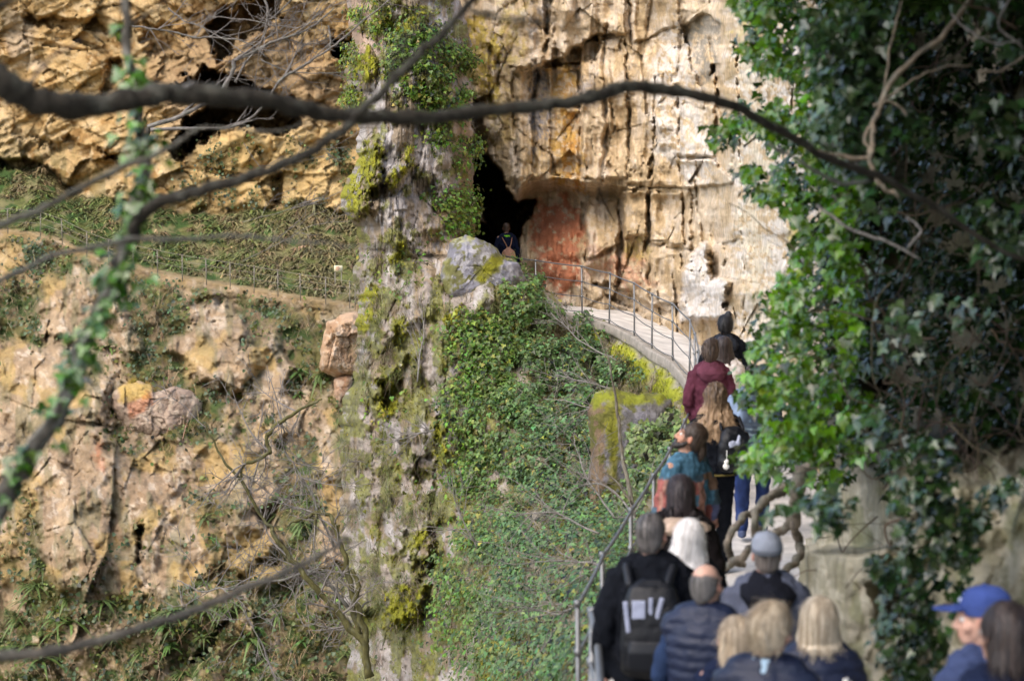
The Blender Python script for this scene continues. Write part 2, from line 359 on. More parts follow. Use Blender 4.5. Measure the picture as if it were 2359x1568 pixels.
# ================================================================== main cliff wall
BASED = [(900, 49.5), (1100, 48.5), (1300, 46.6), (1430, 45.8), (1500, 44.4), (1560, 42.8), (1620, 40.8), (1655, 39.2), (1680, 36.8), (1720, 34.3), (1760, 31.8), (1800, 29.8), (1880, 26.5), (1980, 23), (2120, 20)]
u = np.arange(985, 2120, 2.6); v = np.r_[np.arange(-280, 960, 2.6), np.arange(960, 1400, 6)]; U, V = np.meshgrid(u, v)
xm, ym = U*.0089, V*.0089
D = lin(U+5*fbm(V/60, U*0, 0, 3), BASED) + .0022*np.clip(600-V, -400, 900)
rel = rock(xm*1.0, ym, 1.5, .5, 201, 5, 1.9, .20, .48, .42, .06, .10)
ribs = fbm(U/26, V/260, 0, 205, 4)
D = D - .54*rel - .22*ribs - .5*fbm(U/130, V/100, 0, 207, 3)
CR = [[(1255, -20), (1262, 60), (1258, 130)], [(1510, 180), (1505, 280), (1512, 330), (1500, 430)], [(1636, 90), (1650, 170), (1664, 240), (1688, 335), (1690, 420)], [(1235, 160), (1228, 260), (1234, 400)], [(1330, 150), (1340, 260), (1335, 410)], [(1395, 60), (1390, 180), (1400, 300), (1384, 412)], [(1425, 470), (1434, 560), (1420, 660)],
      [(1495, 440), (1490, 560), (1500, 690)], [(1572, 440), (1578, 560)], [(1180, 150), (1188, 300), (1192, 400)], [(1128, 110), (1130, 260)], [(1450, 428), (1575, 436)], [(1560, 362), (1642, 366)], [(1560, 200), (1566, 360)], [(1440, 130), (1450, 300), (1446, 410)], [(1345, 470), (1350, 600)], [(1540, 570), (1600, 575)], [(1270, 240), (1332, 246)], [(1450, 0), (1456, 110)], [(1700, 120), (1708, 420), (1716, 760)], [(1600, 420), (1620, 560)]]
for k, pl in enumerate(CR):
    w_ = 3.2+2.6*fbm(U/18, V/18, 0, 280+k, 3); dd = dline(U+4*fbm(V/22, U*0+k, 0, 281, 3), V+4*fbm(U/22, V*0+k, 0, 282, 3), pl); D = D + .18*np.exp(-(dd/np.clip(w_, 1.2, 9))**2) - .16*np.exp(-((dd-9)/7)**2)
led = lin(U, [(1150, 462), (1190, 448), (1215, 415), (1240, 408), (1330, 412), (1442, 424), (1450, 433), (1500, 424), (1572, 432), (1580, 445)])+5*fbm(U/25, V*0, 0, 6)
lw = lin(U, [(1150, 0), (1200, .9), (1250, 1.5), (1420, 1.4), (1452, .9), (1480, .75), (1560, .9), (1590, 0)])
q = V-led
D = D + lw*np.where(q < 0, 0, sstep(0, 40, q)*sstep(190, 40, q)) - .35*lw*sstep(-120, -4, q)*(q < 4)
notch = [([(1245, 142), (1300, 128), (1375, 82), (1385, 100), (1372, 140), (1300, 155), (1250, 160)], 1.5), ([(1572, 60), (1620, 30), (1660, 55), (1648, 170), (1622, 222), (1590, 150)], 1.0),
         ([(1085, 545), (1080, 420), (1098, 362), (1122, 356), (1150, 390), (1168, 430), (1188, 470), (1230, 462), (1224, 490), (1200, 525), (1192, 570), (1200, 640), (1085, 640)], 10),
         ([(1640, 150), (1650, 150), (1662, 230), (1690, 330), (1680, 340), (1652, 250)], 1.3), ([(1505, 270), (1512, 270), (1506, 400), (1496, 410)], .9), ([(1420, 570), (1430, 520), (1432, 640), (1424, 655)], .8),
         ([(1370, 655), (1400, 650), (1540, 720), (1480, 722), (1400, 690)], .9), ([(1218, 150), (1232, 145), (1226, 250), (1216, 260)], .5), ([(1258, 0), (1270, 0), (1262, 110), (1252, 120)], .6), ([(1140, 130), (1150, 125), (1152, 200), (1142, 210)], .6),
         ([(1665, 560), (1700, 552), (1690, 600), (1668, 610)], 1.1), ([(1590, 450), (1600, 440), (1612, 560), (1598, 640), (1588, 560)], .6), ([(1086, 230), (1112, 240), (1125, 380), (1098, 372)], 1.6)]
for k, (pl, dp) in enumerate(notch): D = D + (dp if dp > 5 else .55*dp)*pm(U, V, pl, 4, 7, 22, 240+k)
D = D - 1.7*pm(U, V, [(1572, 640), (1600, 575), (1625, 560), (1640, 640), (1672, 650), (1672, 735), (1572, 735)], 9, 8, 25, 260)      # pale buttress beside the path
for k, (pl, dp) in enumerate([([(1270, 142), (1335, 146), (1340, 408), (1265, 405)], -.4), ([(1338, 100), (1440, 88), (1450, 412), (1342, 410)], .35), ([(1452, 110), (1560, 66), (1565, 422), (1452, 420)], .15), ([(1567, 226), (1645, 242), (1645, 362), (1567, 360)], .5), ([(1567, 370), (1645, 367), (1690, 425), (1577, 432)], .8), ([(1182, 160), (1225, 160), (1225, 400), (1192, 440)], .45),
                           ([(1496, 446), (1570, 441), (1575, 562), (1500, 560)], .5), ([(1346, 476), (1424, 455), (1430, 560), (1352, 600)], .4), ([(1432, 442), (1490, 440), (1490, 540), (1440, 545)], .55), ([(1270, -20), (1440, -20), (1440, 80), (1380, 76), (1300, 122), (1272, 110)], .5), ([(1455, -30), (1565, -30), (1560, 58), (1456, 100)], .3), ([(1655, 110), (1695, 100), (1700, 330), (1664, 230)], .45), ([(1505, 590), (1568, 580), (1570, 700), (1510, 700)], .4)]):
    D = D - dp*pm(U, V, pl, 3, 5, 24, 290+k)
D = D - 1.3*pm(U, V, [(1178, 150), (1240, 120), (1262, 140), (1230, 158), (1185, 162)], 8, 6, 20, 261)
D = np.where((U > 1085) & (V > 460), np.where(True, D, D), D)
slab = pm(U, V, [(1088, 488), (1112, 492), (1150, 560), (1160, 620), (1140, 625), (1120, 560), (1092, 560)], 4, 4, 15, 262)
hole = pm(U, V, [(1096, 540), (1108, 515), (1122, 520), (1140, 552), (1146, 575), (1100, 575)], 3, 3, 12, 263)
D = D - 7.2*slab*(1-hole)
n1, n2, n3 = fbm(U/90, V/170, 0, 301, 5), fbm(U/22, V/70, 0, 302, 5, .6), fbm(U/11, V/14, 0, 303, 4, .65)
C = mixc(np.array([.53, .41, .265])+0*U[..., None], [.46, .335, .19], sstep(-.25, .35, n1)); C = mixc(C, [.57, .47, .35], sstep(-.05, .35, n2)*.6); C = mixc(C, [.58, .51, .42], sstep(.15, .45, n3+.4*n2)*.4)
C = mixc(C, [.36, .26, .14], sstep(.25, .5, -n2+.3*n3)*.5)
sp = fbm(U/7, V/8, 0, 309, 3)
def stain(col, poly, a=1., soft=14, amp=26, ns=26, sd=0, br=.0):
    global C
    m = pm(U, V, poly, soft, amp, ns, sd)*sstep(-.45+br, .15+br, n3+.5*sp)
    C = mixc(C, col, m*a)
stain([.50, .37, .055], [(1055, 40), (1100, 30), (1150, 70), (1150, 260), (1110, 250), (1080, 150)], .85, sd=1)
stain([.48, .36, .06], [(1140, 0), (1220, 0), (1210, 150), (1150, 160)], .5, sd=2)
stain([.47, .33, .06], [(1100, 180), (1180, 170), (1190, 330), (1120, 330)], .4, sd=20)
stain([.50, .29, .045], [(1262, 150), (1320, 140), (1335, 250), (1340, 430), (1285, 420), (1270, 260)], .8, sd=3)
stain([.44, .20, .045], [(1285, 190), (1315, 190), (1325, 300), (1330, 420), (1305, 420)], .55, sd=4)
stain([.48, .30, .05], [(1230, 330), (1268, 340), (1262, 400), (1238, 400)], .5, sd=5)
stain([.20, .19, .20], [(1222, 150), (1258, 152), (1262, 250), (1258, 345), (1230, 350), (1218, 250)], .8, sd=6)
stain([.22, .20, .20], [(1330, 150), (1370, 160), (1378, 240), (1340, 250)], .6, sd=7)
stain([.36, .33, .31], [(1190, 20), (1270, 10), (1260, 70), (1190, 80)], .6, sd=17)
stain([.41, .135, .062], [(1236, 468), (1330, 455), (1342, 540), (1338, 640), (1300, 680), (1238, 660)], .9, sd=8, br=-.35)
stain([.44, .20, .12], [(1400, 590), (1480, 575), (1490, 650), (1420, 665)], .6, sd=9)
stain([.46, .23, .15], [(1330, 560), (1400, 560), (1400, 640), (1340, 640)], .4, sd=19)
stain([.47, .36, .09], [(1440, 540), (1485, 540), (1480, 590), (1440, 595)], .6, sd=10)
stain([.27, .245, .20], [(1572, 60), (1625, 30), (1660, 55), (1648, 170), (1622, 220), (1588, 150)], .8, 5, 10, sd=11)
C = mixc(C, [.55, .52, .48], pm(U, V, [(1572, 640), (1600, 575), (1625, 560), (1640, 640), (1672, 650), (1672, 735), (1572, 735)], 7, 10, 20, 12)*.6); stain([.60, .565, .53], [(1572, 640), (1600, 575), (1625, 560), (1640, 640), (1672, 650), (1672, 735), (1572, 735)], .9, 6, 10, sd=12)
stain([.64, .61, .57], [(1500, 120), (1560, 60), (1600, 200), (1640, 300), (1650, 420), (1560, 420), (1500, 330)], .6, 20, 30, sd=13)
stain([.66, .62, .57], [(1690, -50), (1880, -50), (1880, 800), (1700, 800), (1690, 400)], .75, 20, 30, sd=14)
stain([.52, .40, .10], [(1690, 0), (1760, 0), (1770, 110), (1710, 120)], .7, sd=15)
stain([.52, .40, .12], [(1700, 60), (1760, 60), (1770, 760), (1720, 760)], .3, 30, 40, 20, sd=21)
stain([.54, .42, .10], [(1815, 480), (1860, 480), (1855, 560), (1820, 560)], .8, sd=16)
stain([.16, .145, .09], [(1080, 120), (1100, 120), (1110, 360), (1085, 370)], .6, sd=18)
C = mixc(C, [.17, .125, .08], pm(U, V, [(1088, 545), (1080, 430), (1105, 375), (1150, 420), (1195, 480), (1190, 620), (1088, 640)], 6, 5, 20, 23)*(1-slab*(1-hole))*.85)  # cave interior painted darker, its shade put into the rock colour
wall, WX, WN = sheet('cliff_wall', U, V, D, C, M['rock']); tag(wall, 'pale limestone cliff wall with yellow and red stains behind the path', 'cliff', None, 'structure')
# ================================================================== rock pillar and the ivy slope under the path
EDGE = [(1230, 714, 44), (1336, 733, 42), (1398, 753, 40.5), (1456, 781, 39), (1496, 811, 37.5), (1544, 839, 36), (1582, 885, 34), (1594, 925, 32), (1603, 976, 30),
        (1600, 1043, 27.5), (1586, 1135, 24.5), (1569, 1185, 23), (1534, 1278, 20.5), (1494, 1365, 18.5), (1442, 1478, 16.5), (1376, 1622, 14.5), (1318, 1778, 12.8), (1350, 1890, 11.8), (1382, 2055, 10.6), (1396, 2270, 9.4), (1466, 2910, 7.0), (1560, 3645, 5.4)]
CTRL = [(800, -300, 48), (940, -300, 46), (1050, -300, 48), (940, 0, 44), (825, 0, 46), (1060, 0, 46), (950, 200, 43.3), (850, 200, 44.6), (1080, 200, 45.5), (950, 400, 42.5), (840, 450, 43), (1085, 450, 45), (960, 550, 41.5), (1090, 560, 43.5),
        (1000, 650, 40.3), (840, 650, 42.5), (1120, 650, 40), (1200, 640, 41), (1285, 715, 40.6), (900, 800, 40), (1050, 800, 38.7), (1200, 800, 38.7), (1300, 800, 39.4),
        (1336, 748, 42.6), (1398, 768, 41.1), (1456, 796, 39.6), (1496, 826, 38.1), (1544, 854, 36.6), (1582, 900, 34.6), (1398, 870, 39.4), (1470, 905, 37.4), (1530, 960, 34.8), (1570, 1030, 30.5), (1575, 1130, 25.2), (1569, 1195, 23.3), (1540, 1288, 20.8), (1503, 1375, 18.8), (1453, 1490, 16.8), (1387, 1634, 14.8), (1325, 1790, 13.1),
        (820, 1000, 40.5), (950, 1000, 38.4), (1100, 1000, 36.8), (1250, 1000, 35.8), (1380, 1000, 35.2), (1450, 1080, 33.2), (1420, 1190, 30.5), (820, 1300, 38.5), (950, 1300, 36.2), (1100, 1300, 33.2), (1250, 1300, 28.5), (1380, 1280, 24.5), (820, 1620, 36), (950, 1620, 33.2), (1100, 1620, 28), (1250, 1620, 20.5), (1000, 1800, 29), (820, 1800, 34)]
v = np.arange(-280, 1800, 2.8); tt = np.linspace(0, 1, 330)
uL = lin(v, [(-280, 775), (-60, 782), (0, 793), (100, 812), (150, 805), (200, 802), (250, 815), (330, 832), (400, 812), (440, 796), (480, 785), (505, 800), (525, 824), (560, 833), (640, 828), (720, 818), (800, 822), (900, 804), (1000, 797), (1100, 788), (1300, 796), (1450, 806), (1700, 795), (1800, 790)])
uL = uL+13*fbm(v/42, v*0, 0, 401, 4, .5)
uR = lin(v, [(-280, 1040), (0, 1062), (60, 1076), (100, 1085), (350, 1089), (540, 1093), (585, 1105), (596, 1185), (640, 1208), (672, 1270), (690, 1290), (738, 1308), (746, 1326), (748, 1336), (768, 1398), (796, 1456), (826, 1496), (854, 1544), (900, 1582), (940, 1594), (985, 1603), (1050, 1600), (1140, 1586), (1192, 1569), (1285, 1540), (1372, 1503), (1485, 1453), (1630, 1387), (1785, 1325), (1800, 1320)])
uR = uR+5*fbm(v/16, v*0, 1, 402, 4, .6)*(v < 735)
vv = v[:, None]; U = uL[:, None]*(1-tt)+uR[:, None]*tt; V = vv+0*U
D = tps(CTRL, U, V)
dl = (U-uL[:, None])/70; dr = (uR[:, None]-U)/60
D = D + 3.0*(1-np.sqrt(1-np.clip(1-dl, 0, 1)**2)) + (V < 640)*1.2*(1-np.sqrt(1-np.clip(1-dr, 0, 1)**2))
D = np.where(V > 985, np.maximum(D, lin(V, [(985, 29.5), (1050, 27.9), (1140, 25), (1192, 23.5), (1285, 21), (1372, 19), (1485, 17), (1630, 15), (1785, 13.3), (1800, 13.2)])+.25+.010*np.clip(uR[:, None]-U, 0, 300)), D)
ppm = D/FPX; xm, ym = (U-1000)*ppm, V*ppm
edge_keep = np.where(V > 735, sstep(0, 60, uR[:, None]-U), 1)
rel = rock(xm+.15*ym, ym, 1.05, .55, 411, 4, 1.7, .22, .45, .43, .25, .10)
flute = fbm(U/13, V/150, 0, 412, 4, .6)
rough_ = sstep(1350, 950, U+.12*V)
D = D - edge_keep*((.62*rel)*(.35+.65*rough_) + .13*flute*sstep(1150, 950, U)*(1-.3*sstep(700, 900, V)) + .55*fbm(U/75, V/75, 0, 413, 4))
for k, (pl, dp) in enumerate([([(950, 1050), (1000, 1040), (1005, 1105), (955, 1115)], .8), ([(975, 1290), (1010, 1280), (1000, 1330), (960, 1345)], .9), ([(1004, 960), (1016, 960), (1012, 1120), (1000, 1120)], .5), ([(836, 330), (850, 325), (846, 350), (838, 352)], .7),
     ([(880, 880), (930, 870), (910, 950), (890, 950)], .9), ([(990, 1140), (1008, 1120), (1002, 1300), (990, 1320)], .5), ([(820, 1420), (870, 1400), (880, 1430), (830, 1450)], 1.2)]):
    D = D + dp*pm(U, V, pl, 5, 8, 18, 420+k)
for k, (pl, dp) in enumerate([([(785, 440), (840, 330), (870, 320), (880, 400), (840, 500), (800, 500)], .9), ([(890, 400), (945, 340), (950, 380), (900, 430)], .6), ([(900, 1330), (985, 1330), (960, 1420), (890, 1440)], .8), ([(940, 1220), (1000, 1200), (1000, 1290), (950, 1300)], .8), ([(860, 800), (900, 760), (930, 820), (900, 880), (860, 870)], .6)]):
    D = D - dp*pm(U, V, pl, 12, 12, 22, 430+k)
n1, n2, n3 = fbm(U/70, V/120, 0, 441, 5), fbm(U/16, V/60, 0, 442, 5, .6), fbm(U/9, V/13, 0, 443, 4, .65)
C = mixc(np.array([.29, .245, .205])+0*U[..., None], [.235, .21, .195], sstep(-.2, .3, n1)); C = mixc(C, [.46, .42, .385], sstep(.1, .4, n2+.35*n3)*.75*(1-.4*sstep(650, 800, V))); C = mixc(C, [.23, .165, .085], sstep(.12, .45, -n2+.5*n1)*.7)
C = mixc(C, [.42, .29, .21], pm(U, V, [(795, -280), (880, -280), (890, 60), (880, 150), (830, 150), (800, 40)], 14, 16, 30, 450)*.8)
C = mixc(C, [.26, .175, .075], pm(U, V, [(1000, 450), (1085, 430), (1088, 560), (1030, 640), (980, 660), (960, 600)], 24, 20, 30, 451)*.75*sstep(-.4, .2, n3))
C = mixc(C, [.36, .24, .14], pm(U, V, [(1030, 200), (1085, 200), (1088, 400), (1050, 400)], 12, 12, 30, 452)*.5)
mossN = fbm(U/24, V/34, 0, 460, 5, .6)
mm = sstep(.06, .34, mossN+.17*sstep(600, 800, V)+.06-.12*sstep(1000, 900, V)*sstep(600, 500, V)-.1*sstep(1150, 1050, U)*0)*.9
MOSSP = [[(785, 440), (840, 325), (878, 320), (885, 400), (850, 440), (830, 505), (795, 505)], [(890, 420), (945, 335), (955, 380), (905, 440)], [(895, 85), (960, 10), (1010, 30), (960, 75), (905, 100)], [(895, 600), (920, 560), (930, 565), (915, 640)], [(830, 680), (870, 640), (860, 740), (830, 780)],
         [(900, 760), (940, 690), (940, 740), (910, 800)], [(885, 1360), (985, 1330), (960, 1440), (890, 1450)], [(870, 880), (930, 840), (910, 960), (870, 960)], [(940, 1230), (980, 1210), (985, 1260), (945, 1270)], [(1060, 1190), (1080, 1190), (1060, 1260)], [(1020, 740), (1060, 700), (1070, 740), (1040, 780)], [(800, 140), (850, 110), (880, 180), (830, 200)], [(1120, 1480), (1200, 1420), (1200, 1560), (1100, 1600)], [(1000, 1000), (1020, 960), (1030, 1080), (1005, 1100)]]
mz = np.zeros(U.shape)
for k, pl in enumerate(MOSSP): mz = np.maximum(mz, pm(U, V, pl, 6, 13, 18, 470+k))
mz = mz*sstep(-.5, -.1, n3+.3*n2)
C = mixc(C, mixc(np.array([.10, .105, .018])+0*U[..., None], [.17, .175, .022], sstep(-.2, .3, n3)), mm*.85); C = mixc(C, mixc(np.array([.145, .145, .012])+0*U[..., None], [.26, .25, .02], sstep(-.2, .3, n3+n2)), mz)
soil = sstep(1080, 1280, U+30*n1)*sstep(700, 800, V)
C = mixc(C, mixc(np.array([.12, .105, .04])+0*U[..., None], [.22, .185, .13], sstep(-.1, .35, n3+.4*n2)), soil*.85)
D = D - .14*mz*(1+n3) - .07*mm
# turn the left flank away from the viewer, so the pillar has real depth
backU = np.stack([uL-2*k for k in (1, 2, 3)][::-1], 1); backD = np.stack([D[:, 0]+x for x in (8, 4.5, 1.6)], 1); nb = 3
Uf = np.c_[backU, U]; Vf = np.c_[np.repeat(vv, nb, 1), V]; Df = np.c_[backD, D]; Cf = np.concatenate([np.repeat(C[:, :1], nb, 1), C], 1)
pil, PXf, PNf = sheet('rock_pillar', Uf, Vf, Df, Cf, M['rock']); tag(pil, 'mossy grey rock pillar and ivy slope in the middle', 'rock', None, 'structure')
PU, PV, PD, PXs, PNs, P_moss = U, V, D, PXf[:, nb:], PNf[:, nb:], np.maximum(mz, mm*.6)
# ================================================================== right cliff beside the queue
u = np.arange(1838, 2900, 4.); v = np.arange(-900, 1900, 4.); U, V = np.meshgrid(u, v); U = U+(sstep(1960, 1838, U))*(14*fbm(V/40, 0*V, 0, 500, 4)+np.where(V < 1240, 60, 0))
dl_ = lin(U, [(1780, 15.2), (1840, 13.8), (1950, 12.2), (2050, 11.9), (2200, 11.4), (2358, 11.0), (2600, 9.6), (2900, 8.2)])
du_ = lin(U, [(1780, 23), (1840, 20.5), (1900, 18.3), (2000, 16.), (2100, 14.6), (2200, 13.6), (2358, 12.6), (2600, 10.8), (2900, 9.2)])
shelf = 1256+8*fbm(U/50, V*0, 0, 501)
D = du_+(dl_-du_)*sstep(-4, 26, V-shelf)*sstep(2130, 2010, U)+(dl_-du_)*sstep(2010, 2130, U)*sstep(500, 1250, V)
D = D + sstep(300, -900, V)*(-3.2)*sstep(1850, 2200, U)  # upper rows lean outward above the frame, shaped to shade the foreground
xm, ym = U*.0026, V*.0026
D = D + 4.5*pm(U, V, [(1930, -150), (2600, -150), (2600, 1000), (2250, 1040), (2060, 1000), (1960, 800)], 90, 60, 160, 515) - (.5-.22*sstep(1200, 1300, V))*rock(xm, ym, 1.5, .6, 511, 4, 1.3, .08, .45, .42, .3, .10) - .22*fbm(U/120, V/160, 0, 512, 4)
D = D + 5*(1-np.sqrt(1-np.clip((1900-U)/66, 0, .999)**2))
D = D + .9*pm(U, V, [(2010, 1350), (2060, 1200), (2160, 1150), (2150, 1568), (2060, 1568)], 20, 20, 50, 513) + .5*pm(U, V, [(1865, 1190), (1890, 1190), (1885, 1260), (1862, 1262)], 8, 8, 30, 514)
n1, n2, n3 = fbm(U/120, V/150, 0, 521, 5), fbm(U/30, V/60, 0, 522, 5, .6), fbm(U/12, V/14, 0, 523, 4, .65)
C = mixc(np.array([.30, .275, .205])+0*U[..., None], [.22, .20, .13], sstep(-.2, .3, n1)); C = mixc(C, [.44, .40, .31], sstep(.05, .4, n2+.4*n3)*.6); C = mixc(C, [.14, .145, .06], sstep(.05, .4, fbm(U/60, V/110, 0, 525, 4))*.6)
C = mixc(C, [.024, .024, .014], sstep(1180, 980, V+60*n1)*.9)  # upper face painted near black: shade behind the ivy put into the stone colour
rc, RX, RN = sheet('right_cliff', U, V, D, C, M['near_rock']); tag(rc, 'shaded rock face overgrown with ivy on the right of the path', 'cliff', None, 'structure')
R_U, R_V, R_D = U, V, D
# unseen overhang added above the frame to shade the right wall and queue
yy, tt_ = np.meshgrid(np.linspace(1.5, 26, 90), np.linspace(0, 1, 60)); prx = np.interp(tt_, [0, .12, .35, .6, .8, 1], [3.2, 2.6, 1.4, -.4, -1.9, -1.6]); prz = np.interp(tt_, [0, .12, .35, .6, .8, 1], [4.5, 6.2, 7.2, 8.0, 9.6, 17])
prx = prx+np.interp(yy, [2, 14, 20, 26], [0, .2, 1.0, 3.0]); Xo = np.stack([prx-.5*rock(yy, prz, 1.6, 1, 541, 3), yy, prz+.3*fbm(yy*.6, prx, 0, 542, 4)], -1)
oh = link('shading_overhang', amesh('shading_overhang', Xo.reshape(-1, 3), gridfaces(*yy.shape), np.tile([.2, .17, .12], (yy.size, 1))), M['near_rock']); oh['kind'] = 'structure'
# ================================================================== path
Lp = P(*np.array(EDGE, float).T)
Rp = [(1225, 716, 51), (1300, 728, 48.5), (1430, 738, 46.8), (1500, 742, 45.2), (1565, 752, 43.4), (1622, 768, 41.6), (1690, 800, 37.8), (1735, 836, 34.6), (1790, 880, 31)]
Rr = [np.array(P1(*q)) for q in Rp]
for k in range(len(Rr), len(EDGE)): Rr.append(Lp[k]+np.array([max(1.9, 3.0-.04*(k-8)), .15, 0]))
Rr = np.array(Rr); Rr[:len(Rp), 2] = Lp[:len(Rp), 2]
Lp2 = np.r_[[Lp[0]+[-1.0, 2.6, .12]], Lp]; Rr2 = np.r_[[Rr[0]+[-1.6, 2.0, .12]], Rr]
Ls, Rs = crom(Lp2, 10), crom(Rr2, 10)
# the near path climbs in steps to where the photographer stands
for A in (Ls, Rs):
    pass
W_ = np.linspace(0, 1, 26); G = Ls[:, None]*(1-W_)[None, :, None]+Rs[:, None]*W_[None, :, None]
G[..., 2] += .018*fbm(G[..., 0]*1.3, G[..., 1]*1.3, 0, 601, 4)
me = amesh('path', G.reshape(-1, 3), gridfaces(*G.shape[:2])); path = link('path', me, M['concrete']); tag(path, 'pale concrete footpath curving along the cliff', 'path', None, 'structure')
# retaining wall under the outer edge of the far bend
k0, k1 = 10, 97
E = Ls[k0:k1]; T = np.gradient(E, axis=0); T[:, 2] = 0; T /= np.linalg.norm(T, axis=1, keepdims=True); NO = np.stack([T[:, 1], -T[:, 0], 0*T[:, 0]], 1)
if NO[0].dot(np.array([-1., -1., 0])) < 0: NO = -NO
prof = [(-.13, -.02), (-.12, .05), (-.02, .055), (.03, .05), (.04, -.10), (.0, -.14), (.03, -.30), (.08, -.55), (.16, -.80), (.34, -1.05), (.5, -1.6)]
prof = np.array(prof); zz = crom(np.c_[prof, 0*prof[:, :1]], 4)
Wv = E[:, None]+NO[:, None]*zz[None, :, :1]+np.array([0, 0, 1.])*zz[None, :, 1:2]
a_ = np.linalg.norm(np.diff(E, axis=0, prepend=E[:1]), axis=1).cumsum()[:, None]; bz = zz[None, :, 1]
lump = fbm(a_*2.2, bz*3, 0, 611, 4)
Wv += NO[:, None]*(lump*.10*sstep(-.05, -.25, bz))[..., None]
mo = sstep(-.15, .15, lump*.7+fbm(a_*5, bz*6, 0, 612, 4)*.6+.30-np.abs(bz+.42)*1.0)*sstep(-.08, -.2, bz)*sstep(-1.0, -.7, bz)
mo = mo*sstep(.5, 1.6, a_)
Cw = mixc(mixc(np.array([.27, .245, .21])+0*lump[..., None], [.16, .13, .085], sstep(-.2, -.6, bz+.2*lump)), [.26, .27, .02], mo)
Wv += NO[:, None]*(mo*.04)[..., None]
me = amesh('retaining_wall', Wv.reshape(-1, 3), gridfaces(*Wv.shape[:2])[:, ::-1], Cw.reshape(-1, 3)); rw = link('retaining_wall', me, M['wallstone']); tag(rw, 'low concrete retaining wall with bright yellow green moss under the path bend', 'wall')
RW_V, RW_N, RW_M = Wv, NO, mo
# ================================================================== valley floor
g = np.array([[-600, -60, -34.], [600, -60, -34], [600, 500, -34], [-600, 500, -34]]); link('valley_floor', amesh('valley_floor', g, np.array([[0, 1, 2, 3]])), M['soil'])['kind'] = 'structure'
# ================================================================== railings
def sag(a, b, s, n=6):
    t = np.linspace(0, 1, n)[:, None]; p = np.asarray(a)*(1-t)+np.asarray(b)*t; p[:, 2] -= s*4*(t*(1-t))[:, 0]; return p
def railing(name, feet, H, rp, rr, nlow, sagm, mt, label):
    root = empty(name, feet[0]); o0 = np.asarray(feet[0]); tag(root, label, 'railing')
    tops = [np.asarray(f)+[0, 0, H] for f in feet]
    m0 = MB(); m0.tube([[0, 0, -.25], [0, 0, H]], rp, 8); m0.ell([0, 0, H], [rp*1.5]*3, None, 8, 6)
    for k in range(nlow+1): m0.tube([[0, 0, H*(1-.29*k)-rp*1.2], [0, 0, H*(1-.29*k)+rp*1.2]], rp*1.5, 8)
    proto = m0.build('post', mt, root)
    for i, f in enumerate(feet):
        p = proto if i == 0 else proto.copy()
        if i: COL.objects.link(p); p.parent = root
        p.location = np.asarray(f)-o0; p.rotation_euler = (rng.normal(0, .012), rng.normal(0, .012), 0)
    for k in range(nlow+1):
        m = MB(); pts = []
        for a, b in zip(tops[:-1], tops[1:]): pts.append(sag(a-[0, 0, H*.29*k], b-[0, 0, H*.29*k], sagm*(1+.6*k))[:-1])
        pts.append([tops[-1]-[0, 0, H*.29*k]])
        m.tube(np.concatenate(pts)-o0, rr if k == 0 else rr*.72, 8); m.build('handrail' if k == 0 else 'wire', mt, root)
    return root
railing('railing', [p+np.array([.04, .04, 0]) for p in [Lp[0]+[-.75, 1.9, .05]]+list(Lp[:17])] , 1.0, .0155, .013, 3, .012, M['steel'], 'grey steel post railing along the outer edge of the near path')
railing('stair_railing', [Lp[16]+[.10, -.25, 0], Lp[17]+[.06, 0, 0], Lp[18], Lp[19]], 1.0, .024, .022, 2, .01, M['steel'], 'grey steel railing at the bottom left turning back beside the queue')
fp = np.array([(-60, 515), (18, 521), (93, 528), (143, 546), (200, 575), (250, 594), (307, 606), (363, 619), (420, 630), (475, 639), (530, 648), (585, 657), (640, 666), (692, 675), (750, 683), (805, 692), (818, 694), (860, 699)], float)
m_rail = M['dull_steel']; ff = P(fp[:, 0], fp[:, 1]+6, lin(fp[:, 0], PATHD)-.9)
railing('far_railing', list(ff), 1.0, .022, .010, 2, .01, M['dull_steel'], 'thin rail fence along the path on the far side of the gorge')
sg = empty('sign', P1(779, 640, 104.), R(8)); tag(sg, 'small cream notice board with red lettering beside the far path', 'sign')
mb = MB(); mb.box([0, 0, .45], [.2, .02, .14]); mb.build('board', M['sign'], sg, False)
mb = MB(); mb.tube([[-.15, .03, -1.2], [-.15, .03, .5]], .025, 6); mb.tube([[.15, .03, -1.2], [.15, .03, .5]], .025, 6); mb.build('post', M['dull_steel'], sg)
M['redmark'] = mat('red lettering', (.42, .14, .08), .7, .1, 3, .05, 20)
mb = MB()
for r_, (x0, x1) in enumerate([(-.13, .05), (-.13, .11), (-.10, .02)]): mb.box([(x0+x1)/2, -.024, .52-.065*r_], [(x1-x0)/2, .003, .016])
mb.build('lettering', M['redmark'], sg, False)
